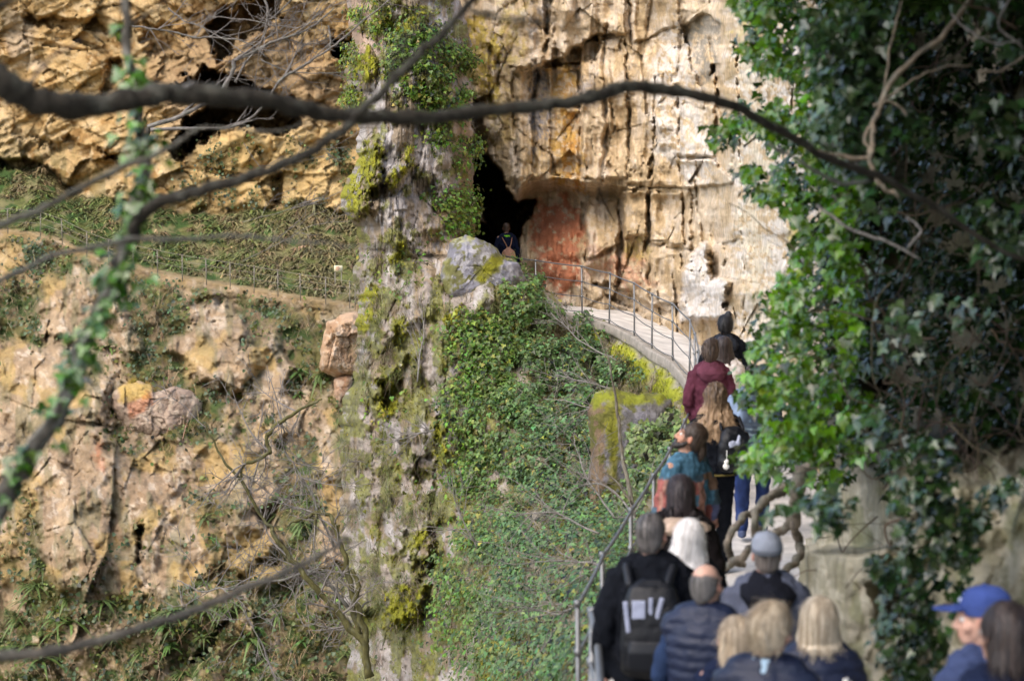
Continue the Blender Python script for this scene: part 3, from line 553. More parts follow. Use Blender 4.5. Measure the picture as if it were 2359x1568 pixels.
# ================================================================== boulders
def boulder(poly, d, T, label, colf, m, size=.6, amp=.35, group=None, seed=0, nr=46, nth=150):
    p = np.array(poly, float); q = np.r_[p, p[:1]]; L = np.r_[0, np.linalg.norm(np.diff(q, axis=0), axis=1).cumsum()]
    s_ = np.linspace(0, L[-1], nth, endpoint=False); O = np.stack([np.interp(s_, L, q[:, 0]), np.interp(s_, L, q[:, 1])], 1)
    for _ in range(2): O = .25*np.roll(O, 1, 0)+.5*O+.25*np.roll(O, -1, 0)
    c = p.mean(0); jag = 1+.05*fbm(O[:, 0]/14, O[:, 1]/14, 0, 700+seed, 4, .6)
    r = np.linspace(0, 1, nr)**.8
    rr = np.r_[r, r[::-1][1:]]; side = np.r_[np.ones(nr), -np.ones(nr-1)]
    uv = c+rr[:, None, None]*(O-c)[None]*(1+(jag-1)[None, :]*(rr**6)[:, None])[..., None]
    bul = np.sqrt(np.clip(1-rr**5, 0, 1))[:, None]+0*s_[None]
    ppm = d/FPX; x, y = uv[..., 0]*ppm, uv[..., 1]*ppm
    rel = rock(x, y, size, .7, 720+seed, 4, 1.8, .10, .45, .42, .3, .14)
    dd = d-side[:, None]*T*bul*np.where(side > 0, 1, .7)[:, None]-(side[:, None] > 0)*amp*rel*np.clip(1-rr**6, 0, 1)[:, None]
    C = colf(uv[..., 0], uv[..., 1])
    X = P(uv[..., 0], uv[..., 1], dd); n, k = X.shape[:2]
    i = np.arange(n-1)[:, None]*k; j = np.arange(k)[None]
    F = np.stack([i+j, i+(j+1) % k, i+k+(j+1) % k, i+k+j], -1).reshape(-1, 4)
    o = link('boulder', amesh('boulder', X.reshape(-1, 3), F[:, ::-1], C.reshape(-1, 3)), m); tag(o, label, 'boulder', group); return o
def stonecol(a, b, hi, moss=None, mth=.2, sd=0, extra=None):
    def f(U, V):
        n1, n2, n3 = fbm(U/40, V/50, 0, 740+sd, 4), fbm(U/14, V/18, 0, 741+sd, 4, .65), fbm(U/8, V/8, 0, 742+sd, 3)
        C = mixc(np.array(a)+0*U[..., None], b, sstep(-.25, .3, n1)); C = mixc(C, hi, sstep(.1, .42, n2+.3*n3)*.7)
        if extra: 
            for col, pl, al in extra: C = mixc(C, col, pm(U, V, pl, 7, 10, 16, sd)*al)
        if moss: C = mixc(C, moss, sstep(mth, mth+.2, fbm(U/22, V/20, 0, 745+sd, 4, .6))*.9)
        return C
    return f
boulder([(1018, 690), (1012, 640), (1035, 560), (1060, 543), (1100, 546), (1140, 568), (1165, 600), (1195, 605), (1212, 650), (1200, 700), (1120, 720)], 41.0, 1.1, 'blue grey boulder with a yellow moss edge in front of the cave mouth',
    stonecol((.205, .20, .23), (.16, .15, .14), (.35, .335, .34), (.12, .115, .03), .22, 1, [((.17, .165, .015), [(1095, 640), (1110, 600), (1135, 585), (1165, 592), (1160, 610), (1120, 640), (1105, 690)], 1), ((.17, .165, .015), [(1015, 660), (1020, 600), (1035, 590), (1040, 640), (1030, 690)], .8), ((.30, .30, .03), [(1038, 552), (1050, 542), (1085, 545), (1075, 553)], .8), ((.20, .15, .08), [(1020, 700), (1100, 690), (1200, 690), (1120, 725)], .6)]), M['rock'], .5, .22, seed=1)
boulder([(1356, 1170), (1358, 1040), (1352, 940), (1366, 905), (1408, 892), (1462, 908), (1520, 906), (1548, 925), (1560, 960), (1520, 1060), (1470, 1160), (1420, 1240), (1380, 1230)], 31.6, .7, 'square grey block with yellow moss on top below the retaining wall',
    stonecol((.165, .158, .18), (.125, .118, .115), (.23, .22, .235), (.11, .11, .025), .25, 2, [((.17, .115, .065), [(1350, 920), (1392, 910), (1398, 1250), (1350, 1250)], .9), ((.19, .205, .018), [(1352, 905), (1400, 895), (1545, 908), (1535, 928), (1450, 930), (1400, 925), (1370, 940)], 1), ((.19, .19, .02), [(1392, 920), (1425, 920), (1428, 1010), (1415, 1090), (1396, 1020)], .95), ((.20, .18, .02), [(1400, 1060), (1420, 1050), (1440, 1200), (1415, 1220)], .7)]), M['rock'], .5, .18, seed=2)
FB = M['far_rock']
boulder([(255, 915), (272, 890), (320, 876), (350, 888), (352, 905), (400, 890), (440, 898), (466, 920), (462, 975), (420, 1022), (385, 1030), (330, 1012), (285, 1000), (265, 960)], 97.0, 1.7, 'overhanging brown boulder with a yellow and orange corner', stonecol((.40, .295, .215), (.33, .24, .175), (.52, .41, .30), None, .2, 5, [((.48, .31, .045), [(262, 890), (300, 868), (352, 886), (340, 915), (300, 925), (275, 925)], .7), ((.46, .15, .05), [(295, 930), (345, 905), (352, 925), (318, 955), (300, 955)], .55)]), FB, 1.4, .6, seed=5)
boulder([(736, 850), (738, 800), (752, 745), (790, 722), (818, 715), (840, 730), (842, 830), (820, 868), (780, 870), (750, 860)], 96.4, 2.0, 'pinkish orange rock knob beside the left edge of the pillar', stonecol((.47, .31, .19), (.40, .24, .13), (.60, .47, .34), None, .2, 6), FB, 1.3, .9, seed=6)
boulder([(768, 872), (800, 862), (812, 870), (806, 925), (790, 920), (778, 935), (770, 910)], 95.6, .9, 'narrow hanging rock tooth under the pinkish knob', stonecol((.48, .31, .20), (.40, .22, .12), (.56, .42, .30), None, .2, 7), FB, .8, .3, seed=7)
# ================================================================== ivy and moss on the pillar
IV = [([(925, 115), (1000, 85), (1070, 95), (1088, 190), (1062, 250), (1010, 290), (950, 240), (895, 190)], 1.0), ([(1040, 250), (1085, 240), (1092, 420), (1070, 520), (1040, 400)], .33), ([(985, 290), (1060, 270), (1060, 340), (990, 340)], .35), ([(1005, 470), (1085, 455), (1086, 535), (1020, 545)], .6),
      ([(797, 20), (826, 20), (836, 260), (806, 270)], .75), ([(868, -20), (905, -20), (912, 70), (880, 115)], .6), ([(895, 100), (985, 10), (1020, 40), (960, 110), (900, 180)], .45), ([(1160, 596), (1196, 598), (1215, 650), (1285, 685), (1310, 735), (1300, 775), (1180, 770), (1155, 680)], 1.3),
      ([(1010, 720), (1180, 740), (1330, 760), (1400, 790), (1430, 880), (1350, 930), (1200, 910), (1060, 900), (1010, 820)], .8), ([(1030, 900), (1360, 880), (1385, 1000), (1370, 1160), (1400, 1250), (1340, 1600), (1010, 1600), (1010, 1300), (1025, 1100)], 1.0),
      ([(1430, 985), (1545, 945), (1572, 1000), (1530, 1100), (1480, 1180), (1420, 1220)], 1.1), ([(1390, 1180), (1480, 1100), (1530, 1240), (1450, 1450), (1360, 1620), (1260, 1600)], 1.3), ([(800, 960), (850, 890), (900, 870), (965, 900), (940, 1010), (880, 1060), (825, 1040)], .22), ([(800, 1080), (1000, 1000), (1010, 1600), (810, 1600)], .08), ([(830, 560), (1000, 560), (1000, 900), (830, 900)], .04), ([(1320, 770), (1480, 830), (1500, 900), (1400, 890)], .7)]
ms = np.zeros(PU.shape); tot = 0
for k, (pl, a) in enumerate(IV): ms = np.maximum(ms, a*pm(PU, PV, pl, 10, 24, 26, 800+k))
cl = fbm(PU/17, PV/20, 0, 830, 4, .6); ms = ms*sstep(-.42, .12, cl+.12*(ms-.6))
area = (PD/FPX)**2*np.gradient(PU, axis=1)*2.8; area[area < 0] = 0
def on_pillar(mask, n, off):
    i = pick(mask*area, n); X = PXs.reshape(-1, 3)[i]; nn = PNs.reshape(-1, 3)[i]
    nn = nn*np.sign((nn*(CAM-X)).sum(1, keepdims=True))
    return X+rng.normal(0, .035, (n, 3))+nn*off[:, None], nn, i
n = 40000
off = np.abs(rng.normal(.05, .07, n)); big = fbm(PU/52, PV/46, 0, 833, 4, .6); ms = ms*sstep(-.42, .08, big+.35*cl+.07)*np.where(PV > 690, .12+.88*sstep(985, 1190, PU+70*big-.04*(PV-900)), 1); X, nn, ii = on_pillar(ms, n, off)
bush = sstep(-.15, .4, (big+.5*cl).ravel()[ii])[:, None]; X = X+nn*bush*.20*rng.uniform(.25, 1, (n, 1))+np.array([0, 0, .04])*bush
right = sstep(1050, 1300, PU.ravel()[ii]+.1*(PV.ravel()[ii]-900))[:, None]
c = jcol((.10, .165, .018), n, .5, .18)*(1-right)*.85+jcol((.085, .15, .05), n, .48, .15)*right*.9
yl = rng.random(n) < .05; c[yl] = jcol((.22, .22, .035), yl.sum(), .2)
left = (PU.ravel()[ii] < 915)[:, None]; c = np.where(left, c*np.array([1.35, 1.05, .6]), c)
nl = nn+rng.normal(0, .45, (n, 3))+np.array([-.1, -.25, .55])
near = np.clip(PD.ravel()[ii]/38, .55, 1.1)
sz = rng.uniform(.038, .098, n)*(.6+.4*near)
k = 1500; a_ = rng.uniform(1380, 1590, k*3); b_ = rng.uniform(930, 1260, k*3); g_ = rng.random(k*3) < pm(a_, b_, [(1455, 990), (1500, 950), (1560, 940), (1578, 1000), (1530, 1110), (1480, 1180), (1420, 1240), (1400, 1220), (1450, 1120)], 8, 18, 20, 890)*sstep(-.4, .1, fbm(a_/16, b_/16, 0, 891, 3)); a_, b_ = a_[g_], b_[g_]; k = len(a_)
X = np.r_[X, P(a_, b_, np.interp(b_, [940, 1250], [31.4, 28.6])+rng.normal(-.25, .25, k))]; nl = np.r_[nl, np.tile([-.2, -.6, .6], (k, 1))+rng.normal(0, .4, (k, 3))]; sz = np.r_[sz, rng.uniform(.05, .1, k)]; c = np.r_[c, jcol((.13, .19, .06), k, .35, .1)]
iv = leaves('ivy', X, nl, sz, c, M['leaf'], lobed=True); tag(iv, 'ivy leaves covering the grey pillar and the slope below the path', 'ivy', None, 'stuff')
# mosses
mk = P_moss*sstep(-.2, .5, fbm(PU/9, PV/9, 0, 850, 3)+.3); n = 42000
X, nn, ii = on_pillar(mk+.03*sstep(640, 800, PV)+.004, n, np.full(n, .0)); hd = nn+rng.normal(0, .5, (n, 3)); hd /= np.linalg.norm(hd, axis=1, keepdims=True)
bright = P_moss.ravel()[ii][:, None]
c = jcol((.105, .10, .014), n, .3, .1)*(1-bright)+jcol((.19, .19, .015), n, .3, .1)*bright
i2 = rng.integers(0, RW_V.shape[0]*RW_V.shape[1], 26000, ); i2 = i2[rng.random(26000) < RW_M.ravel()[i2]]; n2_ = len(i2)
Xw = RW_V.reshape(-1, 3)[i2]+rng.normal(0, .02, (n2_, 3)); nw = np.repeat(RW_N, RW_V.shape[1], 0)[i2]+rng.normal(0, .5, (n2_, 3)); nw /= np.linalg.norm(nw, axis=1, keepdims=True)
X = np.r_[X, Xw]; hd = np.r_[hd, nw]; c = np.r_[c, jcol((.25, .27, .015), n2_, .3, .1)]; n = len(X)
up = np.tile([0, 0, 1.], (n, 1))
ob = link('moss', blades_mesh('moss', X, hd, up*.5, rng.uniform(.025, .06, n), rng.uniform(.008, .016, n), np.full(n, .9), c, 2), M['moss'], None, False); tag(ob, 'yellow green moss tufts on the pillar and retaining wall', 'moss', None, 'stuff')
# dry grass and stalks on pillar and slope
gm = sstep(.0, .35, fbm(PU/30, PV/26, 0, 861, 4))*sstep(560, 700, PV)*(.35+sstep(1000, 850, PU)) + 2*pm(PU, PV, [(1400, 840), (1480, 850), (1540, 905), (1530, 925), (1420, 905)], 8, 8, 20, 862) + 1.2*pm(PU, PV, [(930, 1180), (1010, 1160), (1020, 1220), (940, 1240)], 8, 10, 20, 863)
nt_ = 520; X, nn, ii = on_pillar(gm, nt_, np.full(nt_, .03)); k = 26; X = np.repeat(X, k, 0)+rng.normal(0, .035, (nt_*k, 3)); nn = np.repeat(nn, k, 0); n = len(X)
hd = rand_dirs(n)*.8+nn*.8; hd /= np.linalg.norm(hd, axis=1, keepdims=True)
c = jcol((.20, .165, .11), n, .3, .08); g_ = np.repeat(rng.random(nt_) < .4, k); c[g_] = jcol((.11, .13, .045), g_.sum(), .3)
ob = link('dry_grass', blades_mesh('dry_grass', X, hd, np.tile([0, 0, 1.], (n, 1)), rng.uniform(.12, .42, n), np.full(n, .0045), rng.uniform(.6, 1.3, n), c, 4), M['dry'], None, False); tag(ob, 'dry grass tufts on the mossy pillar', 'grass', None, 'stuff')
# ================================================================== ferns
fu, fv = FAR_U.ravel(), FAR_V.ravel()
def fern_arrays(base, nb, L0, L1, wd, out, cols):
    n = len(base); X = np.repeat(base, nb, 0)+rng.normal(0, .05, (n*nb, 3)); k = n*nb
    hd = rand_dirs(k)+np.repeat(out, nb, 0)*.75; hd /= np.linalg.norm(hd, axis=1, keepdims=True)
    return X, hd, np.tile([0, 0, 1.], (k, 1)), rng.uniform(L0, L1, k)*np.repeat(rng.uniform(.7, 1.25, n), nb), np.full(k, wd), rng.uniform(.7, 1.4, k), np.repeat(cols, nb, 0)*(1+rng.normal(0, .2, (k, 1)))
inframe = (FAR_U > -120) & (FAR_U < 860)
patch = sstep(-.15, .2, fbm(FAR_U/22, FAR_V/16, 0, 871, 5, .6))
i = pick(far_band*patch*inframe, 5200); b = FX.reshape(-1, 3)[i]; n = len(b)
dryz = np.maximum(sstep(520, 640, FAR_U.ravel()[i]+60*rng.normal(0, 1, n))*.7, sstep(.05, .35, fbm(FAR_U.ravel()[i]/50, FAR_V.ravel()[i]/30, 0, 875, 4))*.9)
cols = np.clip(jcol((.115, .135, .042), n, .45, .14)*(1-dryz[:, None])+jcol((.22, .175, .085), n, .25)*dryz[:, None], .01, 1)
A = fern_arrays(b+[0, -.2, -.1], 8, .35, .95, .06, np.tile([0, -1., -.2], (n, 1)), cols)
ob = link('fern_cover', blades_mesh('fern_cover', *A), M['fern'], None, False); tag(ob, 'dense strap leaved ferns filling the ledge above the far path', 'ferns', None, 'stuff')
i = pick((far_veg*patch*sstep(700, 560, FAR_V)+.55*far_veg*patch+.5*far_rockveg*sstep(380, 480, FAR_U))*inframe, 10500); b = FX.reshape(-1, 3)[i]; n = len(b)
bl = sstep(-.1, .3, fbm(FAR_U.ravel()[i]/40, FAR_V.ravel()[i]/40, 0, 872, 3))[:, None]
c = jcol((.095, .10, .022), n, .4, .14)*(1-bl)+jcol((.065, .095, .04), n, .35, .1)*bl
ob = leaves('ground_ivy', b+rng.normal(0, .12, (n, 3))+[0, -.2, .1], np.tile([-.1, -.7, .6], (n, 1))+rng.normal(0, .5, (n, 3)), rng.uniform(.09, .21, n), c, M['leaf']); tag(ob, 'low ivy and leafy growth on the far slope', 'ground cover', None, 'stuff')
# single ferns one can tell apart on the lower slope
b0 = np.zeros((1, 3)); protos = []
for k in range(4):
    A = fern_arrays(b0, 15, .7, 1.15, .085, np.array([[0, -.8, 0]]), jcol((.10, .14, .038), 1, .15)); protos.append(blades_mesh('fern', *A))
SPOT = [(575, 1465), (590, 1440), (470, 1460), (480, 1520), (395, 1400), (380, 1430), (650, 1270), (640, 1410), (790, 1420), (480, 1235), (265, 1460), (60, 1340), (130, 1450), (690, 900), (365, 910), (410, 915), (560, 1340), (700, 1465), (500, 1390), (330, 1490), (95, 1510), (615, 1510), (540, 1550), (420, 1545), (665, 1135), (690, 850), (640, 1180), (735, 860), (250, 790)]
while len(SPOT) < 64:
    a, b_ = rng.uniform(0, 800), rng.uniform(1080, 1560)
    ia = int((b_+260)/3); ja = int((a+260)/3)
    if far_veg[ia, ja] > .6: SPOT.append((a, b_))
for k, (a, b_) in enumerate(SPOT):
    o = bpy.data.objects.new('fern', protos[k % 4]); COL.objects.link(o)
    if not o.data.materials: o.data.materials.append(M['fern'])
    dd = float(far_d(a, b_)); o.location = P1(a, b_+8, dd-.35); o.rotation_euler = (0, 0, rng.uniform(-.7, .7)); sc = rng.uniform(.75, 1.25)*dd/95; o.scale = (sc, sc, sc)
    tag(o, 'green strap leaved fern growing on the lower far slope', 'fern', 'ferns on the lower far slope')
# dry stalks over the far slopes
i = pick((.5*far_band*patch*sstep(480, 620, FAR_U)+far_veg)*inframe*sstep(-.1, .3, fbm(FAR_U/45, FAR_V/45, 0, 881, 3)), 5200); b = FX.reshape(-1, 3)[i]; n = len(b)
hd = rand_dirs(n)+[0, -.3, 0]; c = jcol((.25, .185, .105), n, .3, .08)
ob = link('dry_stalks', blades_mesh('dry_stalks', b+[0, -.2, 0], hd*.7, np.tile([0, 0, 1.], (n, 1)), rng.uniform(.5, 1.7, n), np.full(n, .014), rng.uniform(.2, 1.2, n), c, 4), M['dry'], None, False); tag(ob, 'dry stalks and dead stems on the far slope', 'stalks', None, 'stuff')
# ================================================================== trees and branches
def wob(p, a, sc=1., sd=0):
    p = np.asarray(p, float); t = np.arange(len(p))*sc
    return p+a*np.stack([fbm(t, t*0+k*9.1, 0, 900+sd, 3) for k in range(3)], 1)
def limb(mb, uvd, rad, c, k=10, wb=.012, seg=10, sd=0, knob=.12):
    a = np.array(uvd, float); p = crom(P(a[:, 0], a[:, 1], a[:, 2]), k); n = len(p)
    p = wob(p, wb, .35, sd); t = np.linspace(0, 1, n); r = np.interp(t, np.linspace(0, 1, len(rad)), rad)
    r = r*(1+knob*fbm(np.arange(n)*.45, 0*t+3, 0, 930+sd, 3))
    q = MB(); q.tube(p, r, seg); v = q.v[0]; cen = np.r_[np.repeat(p, seg, 0), p[:1], p[-1:]]; o_ = v-cen; ln_ = np.linalg.norm(o_, axis=1, keepdims=True)+1e-9; f_ = 1/max(float(np.mean(r)), .004)
    v = v+o_*.16*fbm(v[:, 0]*f_*.9, v[:, 1]*f_*.9, v[:, 2]*f_*.9, 960+sd, 3)[:, None]
    m1, m2 = fbm(v[:, 0]*f_*.5, v[:, 1]*f_*.5, v[:, 2]*f_*.5, 970+sd, 4, .6), fbm(v[:, 0]*f_*1.6, v[:, 1]*f_*1.6, v[:, 2]*f_*1.6, 980+sd, 3)
    C = np.asarray(c)*(1+.5*m2)[:, None]; C = mixc(C, [.17, .18, .15], sstep(.14, .4, m1+.3*m2+.25*o_[:, 2]/ln_[:, 0])*(.6 if c[0] > .1 else .22))
    mb.add(v, q.q[0], q.t[0], C); return p, r
def twigs(mb, p, r, n, ln, c, depth=2, bias=(0, 0, .2), spread=1., t0=.15, rmin=.003, sd=0, kink=.2):
    for _ in range(n):
        i = int(rng.uniform(t0, 1)*(len(p)-2)); T = p[min(i+1, len(p)-1)]-p[max(i-1, 0)]; T = T/(np.linalg.norm(T)+1e-9)
        d = T*.75+rng.normal(0, .55*spread, 3)*[1, .6, 1]+np.array(bias); d /= np.linalg.norm(d)
        L = ln*rng.uniform(.35, 1.15); m = 6; q = [p[i]]
        for k in range(m):
            d = d+rng.normal(0, kink, 3)*[1, .7, 1]*.6; d /= np.linalg.norm(d); q.append(q[-1]+d*L/m)
        q = crom(q, 3); r0 = max(min(r[i]*.62, ln*.02), rmin*1.3); rr = np.linspace(r0, rmin, len(q)); mb.tube(q, rr, 5, c)
        if depth > 1: twigs(mb, q, rr, max(2, int(n*.35)) if depth > 2 else 3, ln*.5, c, depth-1, bias, spread, .2, rmin, sd, kink)
DARK, GREY, MOSSY, TAN = (.034, .029, .022), (.27, .25, .24), (.085, .078, .028), (.25, .20, .145)
def bark_cols(p, seg, c1, c2, sd):
    n = len(p); v = fbm(np.arange(n)[:, None]*.3, np.arange(seg)[None]*1.1, 0, sd, 3); C = mixc(np.array(c1)+0*v[..., None], c2, sstep(-.1, .4, v)).reshape(-1, 3); return np.r_[C, C[:1], C[:1]]
# ivy clad foreground tree
t1 = empty('tree', P1(-330, 2300, 8.0)); tag(t1, 'leaning grey trunk wrapped in ivy leaves at the left foreground', 'tree'); bz_ = np.array(t1.location)
def part(mb, name, m, root): 
    o = mb.build(name, m, root); o.matrix_parent_inverse = Matrix.Translation(-root.location); return o
mb = MB(); a = np.array([(-330, 2300, 8.), (-130, 1640, 8.), (-20, 1200, 8.), (70, 1060, 8.), (165, 880, 8.), (215, 750, 8.), (262, 650, 8.), (292, 560, 8.), (315, 470, 8.), (330, 380, 8.05), (322, 270, 8.1), (305, 170, 8.1), (292, 60, 8.15), (286, -60, 8.2), (300, -260, 8.3)])
tp, tr_ = limb(mb, a, [.050, .045, .038, .034, .031, .028, .026, .024, .023, .021, .019, .018, .017], (.12, .11, .095), 10, .010, 14, 1, .16)
cc = bark_cols(tp, 14, (.07, .062, .05), (.24, .23, .20), 951); mb.c[0] = cc; part(mb, 'trunk', M['bark'], t1)
mb = MB(); limb(mb, [(298, 560, 8.), (318, 510, 7.95), (360, 472, 7.9), (430, 448, 7.85), (500, 428, 7.8), (580, 405, 7.75), (640, 383, 7.7), (700, 355, 7.65), (760, 320, 7.6), (805, 285, 7.6), (850, 240, 7.55), (905, 185, 7.5), (960, 130, 7.5), (1025, 72, 7.45), (1095, -5, 7.4), (1160, -90, 7.4)], [.024, .023, .021, .019, .018, .017, .0165, .015, .014, .013, .012], DARK, 10, .006, 10, 2, .12); part(mb, 'branch', M['bark'], t1)
mb = MB(); p, r = limb(mb, [(1085, 25, 7.4), (1110, 35, 7.4), (1150, 45, 7.4), (1200, 44, 7.4), (1245, 52, 7.4), (1290, 40, 7.4)], [.008, .006, .004], DARK, 6, .004, 6, 3); part(mb, 'twig', M['bark'], t1); mb = MB(); p, r = limb(mb, [(900, 182, 7.5), (905, 140, 7.5), (935, 90, 7.5), (985, 40, 7.5), (1040, -10, 7.5)], [.006, .004, .003], DARK, 6, .006, 6, 4); twigs(mb, p, r, 5, .2, DARK, 1, rmin=.0015)
part(mb, 'twig', M['bark'], t1); mb = MB(); p, r = limb(mb, [(300, 60, 8.1), (330, 40, 8.1), (365, 15, 8.1), (400, -10, 8.1)], [.006, .004], DARK, 6, .004, 6, 5); part(mb, 'twig', M['bark'], t1)
ps, ns = [], []
for (k, span) in [(26, (.12, .22)), (16, (.20, .27)), (30, (.27, .36)), (34, (.36, .45)), (12, (.45, .53)), (26, (.53, .60)), (16, (.60, .66)), (16, (.66, .73)), (20, (.73, .80)), (3, (.80, .95))]:
    for _ in range(int(k*1.35)):
        i_ = int(rng.uniform(*span)*len(tp)); dv_ = rng.normal(0, 1, 3); dv_ /= np.linalg.norm(dv_); dv_[1] = -abs(dv_[1])
        ps.append(tp[i_]+dv_*(tr_[i_]+abs(rng.normal(.012, .028)))); ns.append(.6*dv_+np.array([-.1, -.45, .8]))
for (a, b_) in [(378, 452), (390, 440), (398, 455), (360, 448), (262, 310), (268, 330), (255, 328), (196, 590), (205, 605), (212, 640), (220, 580), (265, 45), (272, 58), (145, 770), (152, 782), (190, 760), (320, 655), (345, 640), (310, 700), (60, 860+190)]: ps.append(P1(a, b_, 7.95)); ns.append(np.array([0, -.4, .8]))
ps, ns = np.array(ps), np.array(ns); n = len(ps); lf = leaves('ivy_foliage', ps, ns+rng.normal(0, .3, (n, 3)), rng.uniform(.028, .068, n), jcol((.07, .155, .018), n, .3, .12), M['gloss_leaf'], t1, lobed=True); lf.matrix_parent_inverse = Matrix.Translation(-t1.location)
# the tree out of frame whose dark limbs cross the view
t2 = empty('tree', P1(-900, 2600, 7.)); tag(t2, 'dark bare tree limbs crossing the whole view from the left edge', 'tree')
mb = MB(); limb(mb, [(-900, 2600, 7.), (-800, 1600, 7.), (-620, 900, 7.), (-560, 300, 7.), (-520, -300, 7.)], [.16, .13, .11, .09], DARK, 10, .02, 14, 6); part(mb, 'trunk', M['bark'], t2)
mb = MB(); bp, br = limb(mb, [(-570, 380, 7.), (-300, 100, 7.), (-120, 105, 7.), (0, 188, 7.), (60, 222, 7.05), (130, 240, 7.1), (220, 244, 7.2), (300, 232, 7.25), (360, 220, 7.3), (410, 215, 7.35), (500, 220, 7.4), (600, 230, 7.5), (690, 250, 7.6), (780, 264, 7.7), (880, 270, 7.8), (1000, 268, 7.95), (1100, 258, 8.1), (1200, 248, 8.2), (1290, 240, 8.3), (1370, 222, 8.4), (1430, 204, 8.5), (1490, 202, 8.6), (1560, 212, 8.7), (1640, 228, 8.8), (1710, 254, 9.), (1780, 290, 9.2), (1850, 332, 9.4), (1920, 372, 9.6), (2010, 400, 9.8), (2090, 440, 10.), (2180, 492, 10.2), (2290, 570, 10.3), (2380, 605, 10.4), (2480, 640, 10.4)],
    [.055, .051, .047, .044, .040, .036, .036, .034, .030, .027, .0255, .025, .025, .025, .024, .022, .0195, .0185, .018, .016, .014, .012, .010], DARK, 8, .007, 14, 7, .13); part(mb, 'limb', M['bark'], t2)
mb = MB(); limb(mb, [(-560, 700, 7.2), (-200, 590, 7.4), (0, 515, 7.5), (70, 490, 7.5), (130, 463, 7.5), (220, 415, 7.6), (300, 380, 7.7), (370, 350, 7.7), (420, 322, 7.8), (450, 300, 7.8), (480, 296, 7.8), (560, 300, 7.8), (640, 300, 7.8), (700, 282, 7.8)], [.02, .013, .0115, .010, .009, .007, .005, .003], (.11, .10, .08), 8, .006, 8, 8); part(mb, 'branch', M['bark'], t2)
mb = MB(); limb(mb, [(-560, 900, 7.2), (-200, 720, 7.4), (0, 645, 7.5), (100, 600, 7.5), (200, 572, 7.5), (300, 552, 7.5), (420, 550, 7.55), (520, 546, 7.6), (620, 549, 7.6), (720, 560, 7.6), (830, 568, 7.6), (900, 566, 7.6)], [.016, .011, .0095, .0085, .0075, .006, .0045, .003], (.11, .10, .085), 8, .005, 8, 9); part(mb, 'branch', M['bark'], t2)
mb = MB(); limb(mb, [(-700, 1560, 7.), (-200, 1545, 7.2), (0, 1510, 7.3), (100, 1500, 7.3), (200, 1482, 7.4), (300, 1455, 7.4), (400, 1422, 7.5), (500, 1384, 7.6), (600, 1342, 7.6), (700, 1296, 7.7), (790, 1246, 7.7), (800, 1240, 7.7)], [.026, .021, .018, .0155, .0135, .0115, .0095, .0075], (.085, .075, .062), 8, .006, 10, 10); part(mb, 'branch', M['bark'], t2)
mb = MB(); p, r = limb(mb, [(68, 220, 7.05), (75, 190, 7.05), (92, 160, 7.05), (125, 130, 7.05), (160, 110, 7.05), (190, 92, 7.05)], [.007, .006, .004, .003], (.075, .055, .05), 6, .003, 6, 11); part(mb, 'twig', M['bark'], t2); mb = MB(); limb(mb, [(-40, 240, 7.05), (20, 240, 7.1), (60, 232, 7.1)], [.004, .003], (.09, .07, .06), 6, .003, 6, 12)
part(mb, 'twig', M['bark'], t2); mb = MB(); limb(mb, [(-60, 40, 7.2), (0, 14, 7.2), (20, 5, 7.2), (45, -8, 7.2)], [.010, .008, .006], DARK, 4, .003, 6, 14)
part(mb, 'twig', M['bark'], t2); mb = MB(); limb(mb, [(400, 214, 7.35), (420, 205, 7.35), (445, 190, 7.3)], [.010, .006], GREY, 4, .003, 6, 15); part(mb, 'twig', M['bark'], t2)
